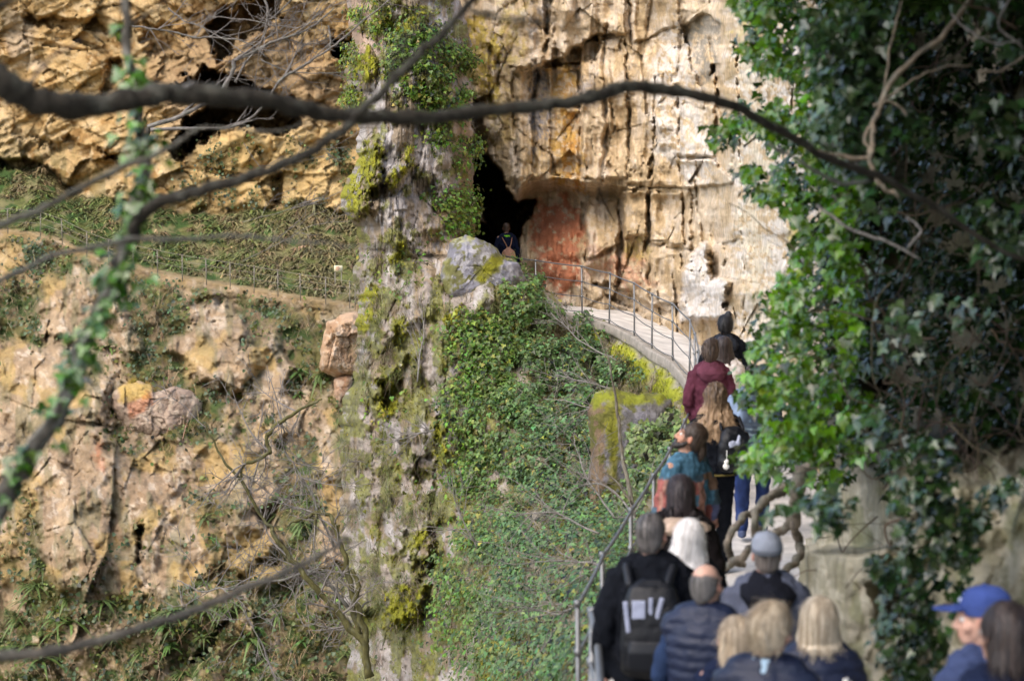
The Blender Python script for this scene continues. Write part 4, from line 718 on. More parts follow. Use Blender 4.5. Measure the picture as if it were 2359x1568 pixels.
# grey twiggy tree in front of the caves
t3 = empty('bare_tree', P1(-560, 3900, 24)); tag(t3, 'grey leafless twigs spreading in front of the dark caves', 'tree')
G1 = (.19, .172, .158)
mb = MB(); limb(mb, [(-560, 3900, 24), (-330, 2300, 24), (-130, 1640, 24), (-20, 1200, 24), (70, 1060, 24), (165, 880, 24), (215, 750, 24), (262, 650, 24), (292, 560, 24), (315, 470, 24), (330, 380, 24), (343, 293, 24)], [.10, .08, .055, .05, .045, .04, .035, .03, .026], (.06, .05, .04), 8, .03, 8, 20); part(mb, 'trunk', M['bark'], t3)
for k, (pts, rad, nt2, ln) in enumerate([
    ([(343, 293, 24), (399, 275, 24), (467, 242, 24), (511, 208, 24), (535, 160, 24), (540, 140, 24), (571, 124, 24), (623, 100, 24), (659, 86, 24), (710, 70, 24), (770, 20, 24)], [.026, .024, .022, .02, .013, .008], 12, .75),
    ([(343, 300, 24.3), (423, 296, 24.2), (491, 296, 24), (551, 290, 24), (600, 250, 24), (640, 196, 24), (665, 172, 24), (719, 140, 24), (755, 116, 24), (800, 80, 24), (883, 12, 24), (920, -20, 24)], [.02, .016, .014, .013, .010, .007], 12, .7),
    ([(305, 60, 23.6), (345, 66, 23.6), (400, 74, 23.6), (459, 86, 23.6), (531, 90, 23.6), (579, 104, 23.6), (610, 130, 23.6)], [.011, .010, .009, .006, .004], 10, .55),
    ([(388, 22, 24.5), (430, 50, 24.5), (475, 70, 24.5), (530, 100, 24.5), (565, 125, 24.5)], [.010, .008, .006], 8, .5), ([(620, 50, 24), (600, 100, 24), (570, 140, 24), (540, 190, 24)], [.007, .009, .012], 6, .5),
    ([(600, -40, 24), (615, 20, 24), (618, 45, 24), (650, 20, 24), (700, -30, 24)], [.014, .012, .008], 8, .6), ([(740, 20, 24), (700, 60, 24), (640, 60, 24), (560, 45, 24), (480, 40, 24)], [.006, .007, .005], 8, .5),
    ([(757, 60, 24), (762, 90, 24), (758, 118, 24)], [.012, .011, .01], 2, .3), ([(600, 140, 24.4), (650, 160, 24.4), (700, 170, 24.4), (790, 165, 24.4)], [.008, .005], 9, .45), ([(560, 330, 24), (620, 395, 24), (720, 350, 24), (800, 340, 24)], [.004, .003], 8, .4), ([(560, 510, 24), (640, 490, 24), (720, 470, 24), (790, 440, 24)], [.004, .003], 8, .4), ([(560, 600, 24), (640, 560, 24), (720, 520, 24), (800, 510, 24)], [.004, .003], 7, .4)]):
    mb = MB(); p, r = limb(mb, pts, rad, G1, 6, .012, 7, 30+k); twigs(mb, p, r, int(nt2*.8), ln*1.1, G1, 3 if k < 3 else 2, (.1, 0, .2), .9, .1, .0022, k); part(mb, 'branch', M['bark'], t3)
# mossy crooked tree on the lower slope
t4 = empty('bare_tree', P1(836, 1500, 33)); tag(t4, 'crooked mossy bare tree growing out beside the foot of the pillar', 'tree')
for k, (pts, rad, nt2, ln, c) in enumerate([
    ([(850, 1560, 33), (838, 1480, 33), (800, 1440, 33), (770, 1400, 33), (738, 1368, 33), (690, 1310, 33), (660, 1275, 33), (635, 1235, 33), (612, 1205, 33), (590, 1165, 33), (555, 1110, 33), (520, 1060, 33), (490, 1010, 33), (475, 975, 33)], [.07, .055, .045, .038, .034, .028, .024, .017, .011], 12, 1.0, MOSSY),
    ([(842, 1480, 33), (832, 1420, 33), (815, 1370, 33), (800, 1310, 33), (782, 1250, 33), (770, 1205, 33), (750, 1185, 33), (720, 1182, 33), (690, 1198, 33), (660, 1212, 33)], [.055, .045, .04, .036, .032, .024, .017], 8, .9, MOSSY),
    ([(825, 1460, 33), (812, 1400, 33), (822, 1350, 33), (808, 1310, 33)], [.05, .04, .03], 4, .6, MOSSY), ([(728, 1182, 33), (722, 1230, 33), (715, 1290, 33)], [.02, .016, .01], 5, .6, MOSSY),
    ([(745, 915, 33), (700, 935, 33), (660, 965, 33), (625, 985, 33), (612, 1010, 33), (625, 1040, 33), (590, 1060, 33), (560, 1075, 33), (550, 1110, 33)], [.012, .022, .03, .032, .03, .028, .026, .022, .016], 10, 1.2, MOSSY),
    ([(410, 1340, 33.4), (470, 1360, 33.4), (540, 1350, 33.4), (640, 1335, 33.4), (730, 1320, 33.4), (800, 1400, 33.4)], [.008, .014, .018, .022, .03], 16, 1., G1),
    ([(640, 1000, 33.2), (680, 1080, 33.2), (720, 1150, 33.2), (770, 1260, 33.2)], [.008, .014, .02], 14, 1., G1), ([(620, 870, 33.2), (640, 940, 33.2), (655, 1000, 33.2)], [.006, .010, .014], 10, .8, G1), ([(560, 1400, 33.5), (600, 1480, 33.5), (640, 1568, 33.5)], [.006, .012, .016], 8, .8, G1), ([(700, 1440, 33.2), (680, 1380, 33.2), (720, 1310, 33.2), (735, 1330, 33.2)], [.008, .012, .010], 8, .8, G1)]):
    mb = MB(); p, r = limb(mb, pts, rad, c, 6, .03, 9, 50+k); twigs(mb, p, r, nt2, ln, G1, 3, (-.1, 0, .1), 1.3, .1, .0035, k); part(mb, 'trunk' if k == 0 else 'branch', M['bark'], t4)
# slim sapling and brush on the ivy slope
t5 = empty('sapling', P1(1480, 1380, 24)); tag(t5, 'slim leafless sapling standing below the retaining wall', 'sapling')
mb = MB(); limb(mb, [(1500, 1460, 23.6), (1478, 1330, 24), (1462, 1200, 24.4), (1440, 1090, 24.8), (1428, 1000, 25), (1415, 910, 25), (1405, 840, 25), (1385, 790, 25), (1360, 745, 25)], [.035, .03, .026, .02, .014, .010, .006], (.15, .13, .10), 8, .015, 8, 71)
limb(mb, [(1455, 1160, 24.5), (1420, 1110, 24.6), (1390, 1085, 24.6)], [.014, .008], (.15, .13, .10), 6, .01, 6, 72); part(mb, 'trunk', M['bark'], t5)
t6 = empty('brush', P1(1330, 1000, 31)); tag(t6, 'grey leafless brush sticking out of the ivy slope', 'brush')
mb = MB()
for k, pts in enumerate([[(1420, 1190, 25), (1360, 1120, 25.4), (1330, 1050, 25.8), (1320, 1000, 26)], [(1470, 1200, 24), (1400, 1120, 24.6), (1300, 1125, 25)], [(1430, 960, 31), (1330, 930, 31.5), (1250, 915, 32)], [(1420, 900, 32), (1350, 880, 32.4), (1280, 860, 33)], [(1420, 830, 33.6), (1330, 780, 34), (1270, 720, 34.5)], [(1400, 1300, 21), (1300, 1290, 21.5), (1200, 1300, 22)], [(1380, 1230, 24), (1280, 1180, 24.5), (1180, 1190, 25)], [(1350, 1390, 20), (1280, 1410, 20.4), (1220, 1400, 20.6)], [(1100, 1260, 30), (1060, 1180, 30), (1040, 1100, 30)], [(960, 880, 36), (975, 760, 36.4), (968, 700, 36.6)], [(1000, 990, 36), (930, 1010, 36.3), (860, 1030, 36.6)]]):
    p, r = limb(mb, pts, [.014, .010, .005], G1, 6, .02, 6, 80+k); twigs(mb, p, r, 11, .75, G1, 2, (-.2, 0, .1), 1.2, .05, .0025, k); part(mb, 'twig', M['bark'], t6); mb = MB()
# ================================================================== ivy thicket on the right cliff
iv = empty('ivy_thicket', P1(2080, 1300, 14)); tag(iv, 'big dark green ivy thicket hanging from the right cliff over the queue', 'ivy')
OUT = [(1680, -260), (1690, 0), (1728, 70), (1700, 120), (1745, 160), (1800, 180), (1850, 225), (1820, 245), (1740, 215), (1690, 260), (1628, 300), (1650, 340), (1740, 318), (1790, 350), (1790, 380), (1712, 400), (1720, 450), (1790, 470), (1855, 530), (1835, 600), (1790, 640), (1765, 690), (1732, 780), (1742, 830), (1700, 880), (1702, 940), (1765, 980), (1740, 1020), (1702, 1040), (1722, 1085), (1790, 1105), (1850, 1135), (1930, 1120), (1990, 1060), (2000, 950), (1970, 820), (1990, 700), (1970, 560), (2000, 430), (1985, 300), (2020, 200), (2080, 120), (2100, 0), (2200, -260)]
def thicket(poly, n, d0, d1, nsc, th, size, col, j=.3, seed=0, soft=14):
    pl = np.array(poly); lo, hi = pl.min(0), pl.max(0); o = []
    while sum(map(len, o)) < n:
        k = n*3; a, b_ = rng.uniform(lo[0]-15, hi[0]+15, k), rng.uniform(lo[1]-15, hi[1]+15, k); w_ = pm(a, b_, poly, soft, 26, 22, seed)*sstep(th, th+.3, fbm(a/nsc, b_/nsc, 0, seed, 4, .6))
        g = rng.random(k) < w_; o.append(np.stack([a[g], b_[g]], 1))
    q = np.concatenate(o)[:n]; cl_ = fbm(q[:, 0]/34, q[:, 1]/34, 0, seed+5, 3)
    d = np.interp(rng.random(n)+.45*cl_, [-.5, 1.5], [d0, d1]); X = P(q[:, 0], q[:, 1], d)
    nr_ = np.tile([-.45, -.35, .75], (n, 1))+rng.normal(0, .42, (n, 3))
    return X, nr_, rng.uniform(size[0], size[1], n), np.clip(jcol(col, n, j, .12)*(1+.25*cl_[:, None]), .004, 1)
groups = [thicket([(1930, -60), (2420, -60), (2420, 1150), (2050, 1150), (1960, 800)], 6800, 13.2, 15.5, 46, -.35, (.05, .09), (.026, .062, .014), seed=1000), thicket(OUT, 5200, 12.2, 14.6, 40, -.28, (.045, .085), (.095, .21, .008), seed=1001), thicket(OUT, 4200, 14.4, 16.2, 60, -.6, (.05, .09), (.03, .07, .008), seed=1002)]  # back layers get darker greens: inner shade put into the leaf colour
for k, (pl, n_) in enumerate([([(1850, 20), (2060, 0), (2060, 200), (1980, 260), (1880, 180)], 600), ([(1940, 110), (2080, 100), (2110, 180), (2050, 260), (1960, 190)], 200), ([(1850, 250), (2000, 230), (2060, 320), (2000, 420), (1900, 340)], 420), ([(2040, 230), (2140, 250), (2150, 340), (2060, 330)], 70), ([(2210, 215), (2360, 225), (2360, 380), (2300, 370), (2230, 300)], 70), ([(2230, 480), (2370, 470), (2370, 580), (2250, 560)], 90), ([(2100, 650), (2280, 690), (2270, 740), (2120, 720)], 26), ([(2180, 0), (2370, -20), (2370, 130), (2330, 140), (2250, 80)], 110),
        ([(1770, 1180), (1850, 1140), (1940, 1150), (1930, 1190), (1900, 1200), (1870, 1160)], 120), ([(2260, 560), (2330, 560), (2340, 620), (2270, 620)], 30), ([(2020, 700), (2120, 720), (2130, 820), (2030, 800)], 40), ([(1960, 930), (2060, 940), (2040, 1020), (1980, 1010)], 30), ([(1990, 420), (2070, 440), (2060, 500), (2000, 480)], 30)]):
    groups.append(thicket(pl, n_, 10.9, 11.9, 20, -.4, (.05, .085), (.045, .085, .03), seed=1010+k))
for k, (pl, n_) in enumerate([([(2060, 1040), (2180, 1010), (2200, 1200), (2120, 1300), (2060, 1250)], 300), ([(2060, 1260), (2150, 1250), (2180, 1400), (2150, 1568), (2060, 1568), (2010, 1460)], 420), ([(2190, 1130), (2290, 1150), (2240, 1290), (2180, 1400)], 130), ([(2280, 1100), (2358, 1090), (2300, 1170)], 40), ([(1880, 1160), (1960, 1150), (1930, 1210), (1890, 1200)], 60), ([(2010, 1290), (2060, 1280), (2050, 1340), (2010, 1330)], 50)]):
    X_, n_2, s_2, c_2 = thicket(pl, n_, 10.4, 10.9, 24, -.35, (.045, .075), (.030, .062, .016), seed=1040+k); groups.append((X_, n_2, s_2, c_2))
# the mass goes on above the frame and along the wall towards the viewer
groups.append(thicket([(1700, -260), (2500, -260), (2500, 30), (2100, 30), (1900, -60), (1750, -20)], 2600, 11, 14, 50, -.5, (.06, .10), (.045, .09, .02), seed=1060))
groups.append(thicket([(1950, -900), (2900, -900), (2900, -250), (1780, -250)], 5000, 8.6, 11.5, 70, -.7, (.09, .15), (.04, .08, .02), seed=1061))
groups.append(thicket([(1560, -900), (1980, -900), (2000, -260), (1700, -260)], 2600, 10.5, 13.5, 70, -.6, (.09, .15), (.04, .08, .02), seed=1062))
X, nn, ss, c = [np.concatenate(z) for z in zip(*groups)]
lf = leaves('foliage', X, nn, ss, c, M['gloss_leaf'], iv, lobed=True, droop=1.2); lf.matrix_parent_inverse = Matrix.Translation(-iv.location)
mb = MB()
for k, (pts, rad, c) in enumerate([
    ([(2260, -40, 10.9), (2180, 72, 10.9), (2110, 130, 10.9), (2060, 180, 10.9), (2030, 240, 10.9), (2012, 285, 10.9), (2010, 330, 10.9), (2003, 365, 10.9), (2012, 400, 10.9), (2030, 430, 10.9), (2070, 452, 10.9)], [.013, .014, .015, .014, .013, .012, .012], TAN),
    ([(2012, 285, 10.95), (1995, 310, 10.95), (1998, 340, 10.95), (2003, 365, 10.95), (1940, 360, 10.95), (1880, 348, 10.9)], [.009, .01, .012, .012, .008], TAN), ([(2010, 245, 10.9), (2040, 235, 10.9), (2070, 245, 10.9), (2085, 265, 10.9)], [.009, .008, .005], TAN),
    ([(2080, 0, 10.8), (2060, 60, 10.8), (2050, 110, 10.9), (2035, 200, 10.9)], [.004, .006, .006], TAN), ([(2015, 245, 10.9), (2080, 200, 10.9), (2150, 160, 10.9), (2240, 150, 10.9)], [.008, .005, .004], TAN), ([(2190, 30, 10.7), (2230, 70, 10.7), (2290, 100, 10.7), (2350, 90, 10.7)], [.006, .006, .005], GREY), ([(2330, -10, 10.7), (2300, 60, 10.7), (2358, 110, 10.7)], [.006, .005], GREY), ([(2250, 165, 10.7), (2310, 160, 10.7), (2370, 120, 10.7)], [.005, .006], TAN),
    ([(1880, 470, 11), (1960, 530, 11), (2050, 560, 11), (2120, 600, 11)], [.006, .008, .005], GREY), ([(2090, 500, 10.9), (2120, 530, 10.9), (2090, 570, 10.9)], [.006, .005], GREY), ([(1770, 330, 9.2), (1860, 380, 9.4), (1930, 420, 9.6), (2000, 415, 9.8)], [.007, .009, .007], (.18, .17, .16))]):
    mb = MB(); limb(mb, pts, rad, c, 7, .008, 7, 120+k); part(mb, 'branch', M['bark'], iv)
mb = MB()
for k in range(170):
    a, b_ = rng.uniform(1940, 2380), rng.choice([rng.uniform(-60, 400), rng.uniform(420, 1050), rng.uniform(950, 1400)], p=[.25, .55, .2]); d0 = rng.uniform(0, 1.6)+lin(a, [(1780, 17.2), (1900, 14.5), (2000, 13.2), (2100, 12.4), (2200, 11.9), (2358, 11.4), (2600, 10.8)])-rng.uniform(0, .7)
    q = [P1(a, b_, d0)]; dd = rng.normal(0, 1, 3); dd[2] -= .5; L = rng.uniform(.3, 1.2)
    for _ in range(7):
        dd = dd/np.linalg.norm(dd)+rng.normal(0, .45, 3)*[1, .3, 1]; q.append(q[-1]+dd/np.linalg.norm(dd)*L/7*[1, .35, 1])
    r0 = rng.choice([.003, .005, .008], p=[.5, .35, .15]); mb.tube(crom(q, 4), np.linspace(r0, r0*.5, 29), 6, jcol((.065, .05, .035), 1, .4)[0])
o = part(mb, 'stem_tangle', M['bark'], iv); o['kind'] = 'stuff'
vt = empty('twisted_vine', P1(1860, 1330, 14.6)); tag(vt, 'twisted grey looping ivy trunk at the rock foot beside the path', 'vine')
for k, (pts, rad) in enumerate([
    ([(1880, 1060), (1830, 1110), (1799, 1128), (1772, 1147), (1743, 1175), (1735, 1201), (1741, 1240), (1742, 1262)], [.04, .034, .030, .030, .028, .022]), ([(1737, 1176), (1714, 1190), (1693, 1217), (1677, 1249), (1680, 1275), (1692, 1292), (1720, 1298)], [.026, .024, .024, .022, .020, .018]),
    ([(1850, 1080), (1835, 1135), (1832, 1180), (1830, 1225), (1845, 1254), (1838, 1286), (1806, 1315), (1775, 1335)], [.05, .044, .036, .030, .032, .028, .026, .022]), ([(1838, 1150), (1818, 1206), (1793, 1226), (1764, 1231), (1748, 1215)], [.036, .032, .030, .026, .018]), ([(1630, 1330), (1658, 1309), (1685, 1296), (1709, 1283), (1724, 1264), (1742, 1255)], [.026, .026, .028, .026, .022, .018])]):
    mb = MB(); a = np.array([(x, y, 14.4+.25*math.sin(k*2+i_)) for i_, (x, y) in enumerate(pts)]); limb(mb, a, rad, (.23, .195, .155), 8, .012, 12, 150+k, .18); part(mb, 'limb' if k else 'trunk', M['bark'], vt)
# ================================================================== people
def remesh(mb, vox, smooth=3, fac=.5):
    me = mb.mesh('tmp'); o = bpy.data.objects.new('tmp', me); COL.objects.link(o)
    r = o.modifiers.new('r', 'REMESH'); r.mode = 'VOXEL'; r.voxel_size = vox; r.use_smooth_shade = True
    s = o.modifiers.new('s', 'SMOOTH'); s.factor = fac; s.iterations = smooth
    dg = bpy.context.evaluated_depsgraph_get(); me2 = bpy.data.meshes.new_from_object(o.evaluated_get(dg))
    bpy.data.objects.remove(o); bpy.data.meshes.remove(me); return me2
def getv(me):
    V = np.zeros(len(me.vertices)*3, np.float32); me.vertices.foreach_get('co', V); Nn = np.zeros(len(me.vertices)*3, np.float32); me.vertices.foreach_get('normal', Nn)
    return V.reshape(-1, 3).astype(float), Nn.reshape(-1, 3).astype(float)
def setv(me, V): me.vertices.foreach_set('co', np.ascontiguousarray(V, np.float32).ravel()); me.update()
def setc(me, C):
    for a in list(me.attributes):
        if a.name == 'col': me.attributes.remove(a)
    a = me.attributes.new('col', 'FLOAT_COLOR', 'POINT'); a.data.foreach_set('color', np.c_[np.clip(C, 0, 1), np.ones(len(C))].astype(np.float32).ravel())
def RZ(a): return np.array([[math.cos(a), -math.sin(a), 0], [math.sin(a), math.cos(a), 0], [0, 0, 1]])
def RX_(a): return np.array([[1, 0, 0], [0, math.cos(a), -math.sin(a)], [0, math.sin(a), math.cos(a)]])
def RY_(a): return np.array([[math.cos(a), 0, math.sin(a)], [0, 1, 0], [-math.sin(a), 0, math.cos(a)]])
MS = {'skin': mat('skin', None, .55, .10, 22, .15, 80, spec=.35, bdist=.004), 'hair': mat('hair', None, .5, .28, 30, .5, 60, (1, 1, .12), spec=.45, bdist=.006), 'cloth': mat('woven cloth', None, .9, .22, 9, .4, 130, spec=.1, bdist=.005),
      'nylon': mat('padded nylon', None, .5, .15, 9, .3, 60, spec=.3, bdist=.006), 'fur': mat('fleece', None, .95, .2, 30, .9, 70, spec=.1, bdist=.012), 'rubber': mat('shoe rubber', None, .7, .15, 9, .2, 60), 'eye': mat('eye', None, .2, .05, 9, .02, 60, spec=.6), 'shine': mat('reflective fabric', None, .3, .2, 14, .2, 40, spec=.6)}
NECK = np.array([0, -.01, 1.49])
def hand(mb, wr, d, side, curl=.6):
    """palm, four fingers of different length and a thumb at the side of the palm; d = direction the forearm points"""
    d = d/np.linalg.norm(d); f = np.array([0, 1., 0]); f = f-d*f.dot(d); f /= np.linalg.norm(f); ac = np.cross(d, f)*side    # ac: across, palm faces the thigh
    for k in (-.5, .5): mb.chain([wr+f*k*.03, wr+d*.05+f*k*.042, wr+d*.085+f*k*.046], [.02, .021, .017])
    inn = -ac if (ac[0]*side > 0) else ac
    for k, (o, L) in enumerate([(.036, .068), (.012, .078), (-.012, .073), (-.035, .058)]):
        b = wr+d*.09+f*o; a1 = curl*.5+.08*k; d1 = d*math.cos(a1)+inn*math.sin(a1); a2 = curl*1.3+.1*k; d2 = d*math.cos(a2)+inn*math.sin(a2); a3 = curl*1.9; d3 = d*math.cos(a3)+inn*math.sin(a3)
        mb.chain([b, b+d1*L*.45, b+d1*L*.45+d2*L*.33, b+d1*L*.45+d2*L*.33+d3*L*.25], [.0095, .009, .0085, .0075])
    b = wr+d*.03+f*.04; mb.chain([b, b+d*.03+f*.022+inn*.012, b+d*.06+f*.018+inn*.024], [.013, .0105, .0085])
def person(u, d, ztop, H, yaw, label, skin, hairc, hair, top, trou, arms=((.05, 0), (.05, 0)), head=(0, 0, 0), lean=0., female=False, shoes=(.03, .03, .035), stride=.12, face=True, beard=None, extra=None, fine=False):
    """u: photo column of the shoulders, d: distance, head yaw/pitch/roll; arms: (swing forward, bend) right and left; yaw 0 = back to the camera, + turns left"""
    xyz = np.array(P1(u, 430, d)); zg = float(np.interp(xyz[1], Lp[::-1, 1], Lp[::-1, 2]))-.0; H = float(np.clip(ztop-zg, H-.12, H+.12)) if d < 30 else H; loc = np.array([xyz[0], xyz[1], ztop-H])
    root = empty('person', loc, yaw); k = H/1.75; root.scale = (k, k, k); tag(root, label, 'person')
    w = .92 if female else 1.; Hd = RZ(head[0]) @ RX_(head[1]) @ RY_(head[2])
    HR = lambda v: (np.asarray(v, float)-NECK) @ Hd.T+NECK
    LN = RX_(-lean); hip0 = np.array([0, 0, .95])
    def lean_(V): 
        V = np.asarray(V, float); t = np.clip((V[:, 2:]-.95)/.3, 0, 1); return V*(1-t)+((V-hip0) @ LN.T+hip0)*t
    sh = [np.array([.175*w, -.01, 1.405]), np.array([-.175*w, -.01, 1.405])]; el, wr = [], []
    for s_, (sw, bd), p in zip((1, -1), arms, sh):
        e = p+np.array([s_*.075, .285*math.sin(sw)-.02, -.285*math.cos(sw)]); q = sw+bd+.12
        el.append(e); wr.append(e+np.array([s_*(.0 if bd < .6 else -.10), .25*math.sin(q), -.25*math.cos(q)]))
    hp = [np.array([.09, 0, .90]), np.array([-.09, 0, .90])]; st = (stride, -stride)
    kn = [h+np.array([s_*.015, .6*q+.04, -.43]) for h, s_, q in zip(hp, (1, -1), st)]; an = [np.array([s_*.10, q, .085+max(0, -q)*.25]) for s_, q in zip((1, -1), st)]
    # --- body: one continuous skin surface
    mb = MB()
    mb.loft([(0, 0, .84, .155*w, .10), (0, -.01, .95, .165*w, .115), (0, 0, 1.08, .138*w, .10), (0, .005, 1.22, .155*w, .11), (0, 0, 1.34, .165*w, .11), (0, -.01, 1.41, .14*w, .085), (0, -.012, 1.455, .075, .065), (0, -.01, 1.50, .054, .056), (0, 0, 1.56, .052, .055)])
    for i, s_ in enumerate((1, -1)):
        mb.chain([sh[i], el[i], wr[i]], [.052*w, .040*w, .028]); mb.chain([hp[i], kn[i], an[i]], [.085, .055, .042]); mb.chain([an[i], an[i]+[0, .07, -.045], an[i]+[0, .15, -.055]], [.042, .036, .028]); hand(mb, wr[i], wr[i]-el[i], s_)
    hm = MB()
    hm.ell((0, -.012, 1.655), (.074, .094, .092)); hm.ell((0, .022, 1.605), (.062, .072, .082)); hm.ell((0, .05, 1.555), (.040, .042, .036)); hm.ell((0, .078, 1.545), (.018, .018, .018))
    hm.chain([(0, .092, 1.645), (0, .112, 1.612), (0, .116, 1.600)], [.010, .013, .012]); [hm.ell((s_*.014, .10, 1.597), (.009, .011, .008)) for s_ in (1, -1)]
    hm.chain([(-.045, .076, 1.662), (0, .090, 1.658), (.045, .076, 1.662)], [.010, .012, .010]); hm.chain([(-.02, .090, 1.573), (0, .097, 1.574), (.02, .090, 1.573)], [.006, .008, .006]); hm.chain([(-.017, .090, 1.563), (0, .096, 1.562), (.017, .090, 1.563)], [.006, .008, .006])
    for s_ in (1, -1): hm.ell((s_*.078, -.002, 1.625), (.008, .020, .032), RZ(s_*.35)); hm.ell((s_*.05, .055, 1.605), (.02, .025, .02))
    V = np.concatenate(hm.v); V = HR(V); off = mb.n; mb.v.append(V); mb.q += [q+off for q in hm.q]; mb.t += [t+off for t in hm.t]; mb.c.append(np.concatenate(hm.c)); mb.n += hm.n
    me = remesh(mb, .0062 if fine else .008, 3, .4); V, Nn = getv(me); Vl = (V-NECK) @ Hd+NECK
    C = np.tile(skin, (len(V), 1))*(1+.06*fbm(V[:, 0]*22, V[:, 1]*22, V[:, 2]*22, 5, 3)[:, None])
    lip = sstep(.013, .006, np.abs(Vl[:, 2]-1.568))*sstep(.024, .016, np.abs(Vl[:, 0]))*sstep(.085, .09, Vl[:, 1]); ear = sstep(.068, .076, np.abs(Vl[:, 0]))*(Vl[:, 2] > 1.58); ck = np.exp(-(((np.abs(Vl[:, 0])-.045)/.02)**2+((Vl[:, 2]-1.6)/.02)**2))*(Vl[:, 1] > .03)
    C = mixc(C, np.array(skin)*[.85, .55, .5], lip*.8); C = mixc(C, np.array(skin)*[1.05, .75, .68], np.maximum(ear*.6, ck*.35)); C = mixc(C, np.array(skin)*[1.05, .75, .7], (V[:, 2] < .95)*(np.abs(V[:, 0]) > .2)*.4)
    setv(me, lean_(V)); setc(me, C); body = link('body', me, MS['skin'], root)
    def child(name, mb_or_me, m, col=None, vox=.012, sm=3, deform=None, par=root, hd=False, dolean=True):
        me = remesh(mb_or_me, vox, sm) if isinstance(mb_or_me, MB) else mb_or_me
        V, Nn = getv(me)
        if deform is not None: V = V+Nn*deform(V, Nn)[:, None]
        C = col(V) if callable(col) else np.tile(col, (len(V), 1))
        if hd: V = HR(V)
        setv(me, lean_(V) if dolean else V); setc(me, C); return link(name, me, m, par)
    # --- trousers and shoes
    folds = lambda a, sc=9, sd=0: (lambda V, Nn: a*fbm(V[:, 0]*sc+.6*V[:, 2]*sc, V[:, 1]*sc, V[:, 2]*sc*.75, 40+sd, 3)+a*.6*fbm(V[:, 0]*sc*2.5, V[:, 1]*sc*2.5, V[:, 2]*sc*2, 60+sd, 2))
    mb = MB(); mb.loft([(0, 0, .80, .15*w, .105), (0, -.01, .92, .178*w, .128), (0, 0, 1.03, .160*w, .118), (0, 0, 1.05, .155*w, .114)])
    for i in (0, 1): mb.chain([hp[i]+[0, 0, -.02], kn[i], (kn[i]+an[i])/2, an[i]+[0, 0, .01]], [.104, .074, .068, .058+trou.get('flare', 0)])
    tc_ = trou['col']; child('trousers', mb, MS['cloth'], trou.get('colf', tc_), .013, 3, folds(.009, 9, 3), dolean=True)
    for i in (0, 1):
        mb = MB(); mb.chain([an[i]+[0, -.035, -.045], an[i]+[0, .06, -.05], an[i]+[0, .16, -.052]], [.044, .046, .034]); mb.ell(an[i]+[0, .05, -.07], (.046, .135, .022)); child('shoe', mb, MS['rubber'], np.array(shoes), .010, 2, dolean=False)
    # --- top
    hem = top.get('hem', .86); b = top.get('bulk', .03); mb = MB(); cz = top.get('neck', 1.49)
    mb.loft([(0, -.005, hem, .158*w+b+top.get('flare', 0), .112+b), (0, -.01, .97, .166*w+b, .118+b), (0, 0, 1.08, .146*w+b, .106+b), (0, 0, 1.22, .160*w+b, .112+b), (0, -.004, 1.34, .172*w+b*.9, .112+b*.9), (0, -.01, 1.42, .145*w+b*.7, .09+b*.7), (0, -.014, 1.462, .085+b*.5, .072+b*.4), (0, -.014, cz, .062+b*.3, .060+b*.3)], 28)
    for s_ in (1, -1): mb.chain([(s_*.02, -.016, 1.445), (s_*.10, -.014, 1.43), (s_*.165*w, -.012, 1.395)], [.072+b*.5, .066+b*.5, .062+b*.45])
    if not top.get('vest'):
        for i in (0, 1): mb.chain([sh[i]+[0, 0, -.022], (sh[i]+el[i])/2, el[i], (el[i]+wr[i])/2, wr[i]-(wr[i]-el[i])*.06], np.array([.056, .054, .049, .043, .037])*w+b*.5)
    else:
        for i, s_ in enumerate((1, -1)): mb.ell(sh[i]+[-s_*.015, 0, -.03], (.06, .08, .08))
    q_ = top.get('quilt', 0)
    def dfm(V, Nn):
        o = folds(.017 if not q_ else .005, 9, 7)(V, Nn)
        if q_: z = V[:, 2]+.12*np.abs(V[:, 0])*0; o = o+.010*np.abs(np.sin(z*math.pi/q_))**.6+.003*fbm(V[:, 0]*30, V[:, 1]*30, V[:, 2]*60, 9, 2)-.004
        return o
    tc = top['col']; jac = child(top.get('name', 'jacket'), mb, MS[top.get('mat', 'cloth')], top.get('colf', tc), .0115, 3 if not q_ else 1, dfm)
    if top.get('vest'):
        for i in (0, 1):
            mb = MB(); mb.chain([sh[i]+[-.012*(1-2*i), 0, -.03], (sh[i]+el[i])/2, el[i], (el[i]+wr[i])/2, wr[i]-(wr[i]-el[i])*.06], np.array([.066, .061, .055, .048, .04])); child('sleeve', mb, MS['cloth'], top['sleeve'], .0115, 3, folds(.010, 9, 11))
    if top.get('hood'):
        hc = top.get('hoodc', tc); g = b-.02; mb = MB(); mb.loft([(0, -.085-g, 1.31, .05, .03), (0, -.095-g, 1.36, .115, .055+g*.5), (0, -.08-g*.6, 1.42, .150+g*.4, .085+g), (0, -.045, 1.475, .140+g*.4, .100+g*.8), (0, -.02, 1.515, .105, .09), (0, -.014, 1.545, .085, .078)], 24)
        child('hood', mb, MS['cloth'], np.array(hc), .011, 3, folds(.010, 12, 13))
    if top.get('collar') is not None:
        mb = MB(); mb.loft([(0, -.016, 1.445, .10+b*.4, .088+b*.3), (0, -.016, 1.49, .076+b*.3, .074+b*.3), (0, -.014, 1.525, .070+b*.2, .068+b*.2)], 24); child('collar', mb, MS[top.get('colmat', 'cloth')], np.array(top['collar']), .009, 2, folds(.004, 16, 15))
    # --- hair
    hc = np.array(hairc if np.ndim(hairc) == 1 else hairc[0]); hc2 = np.array(hairc[1] if np.ndim(hairc) > 1 else hc*1.6)
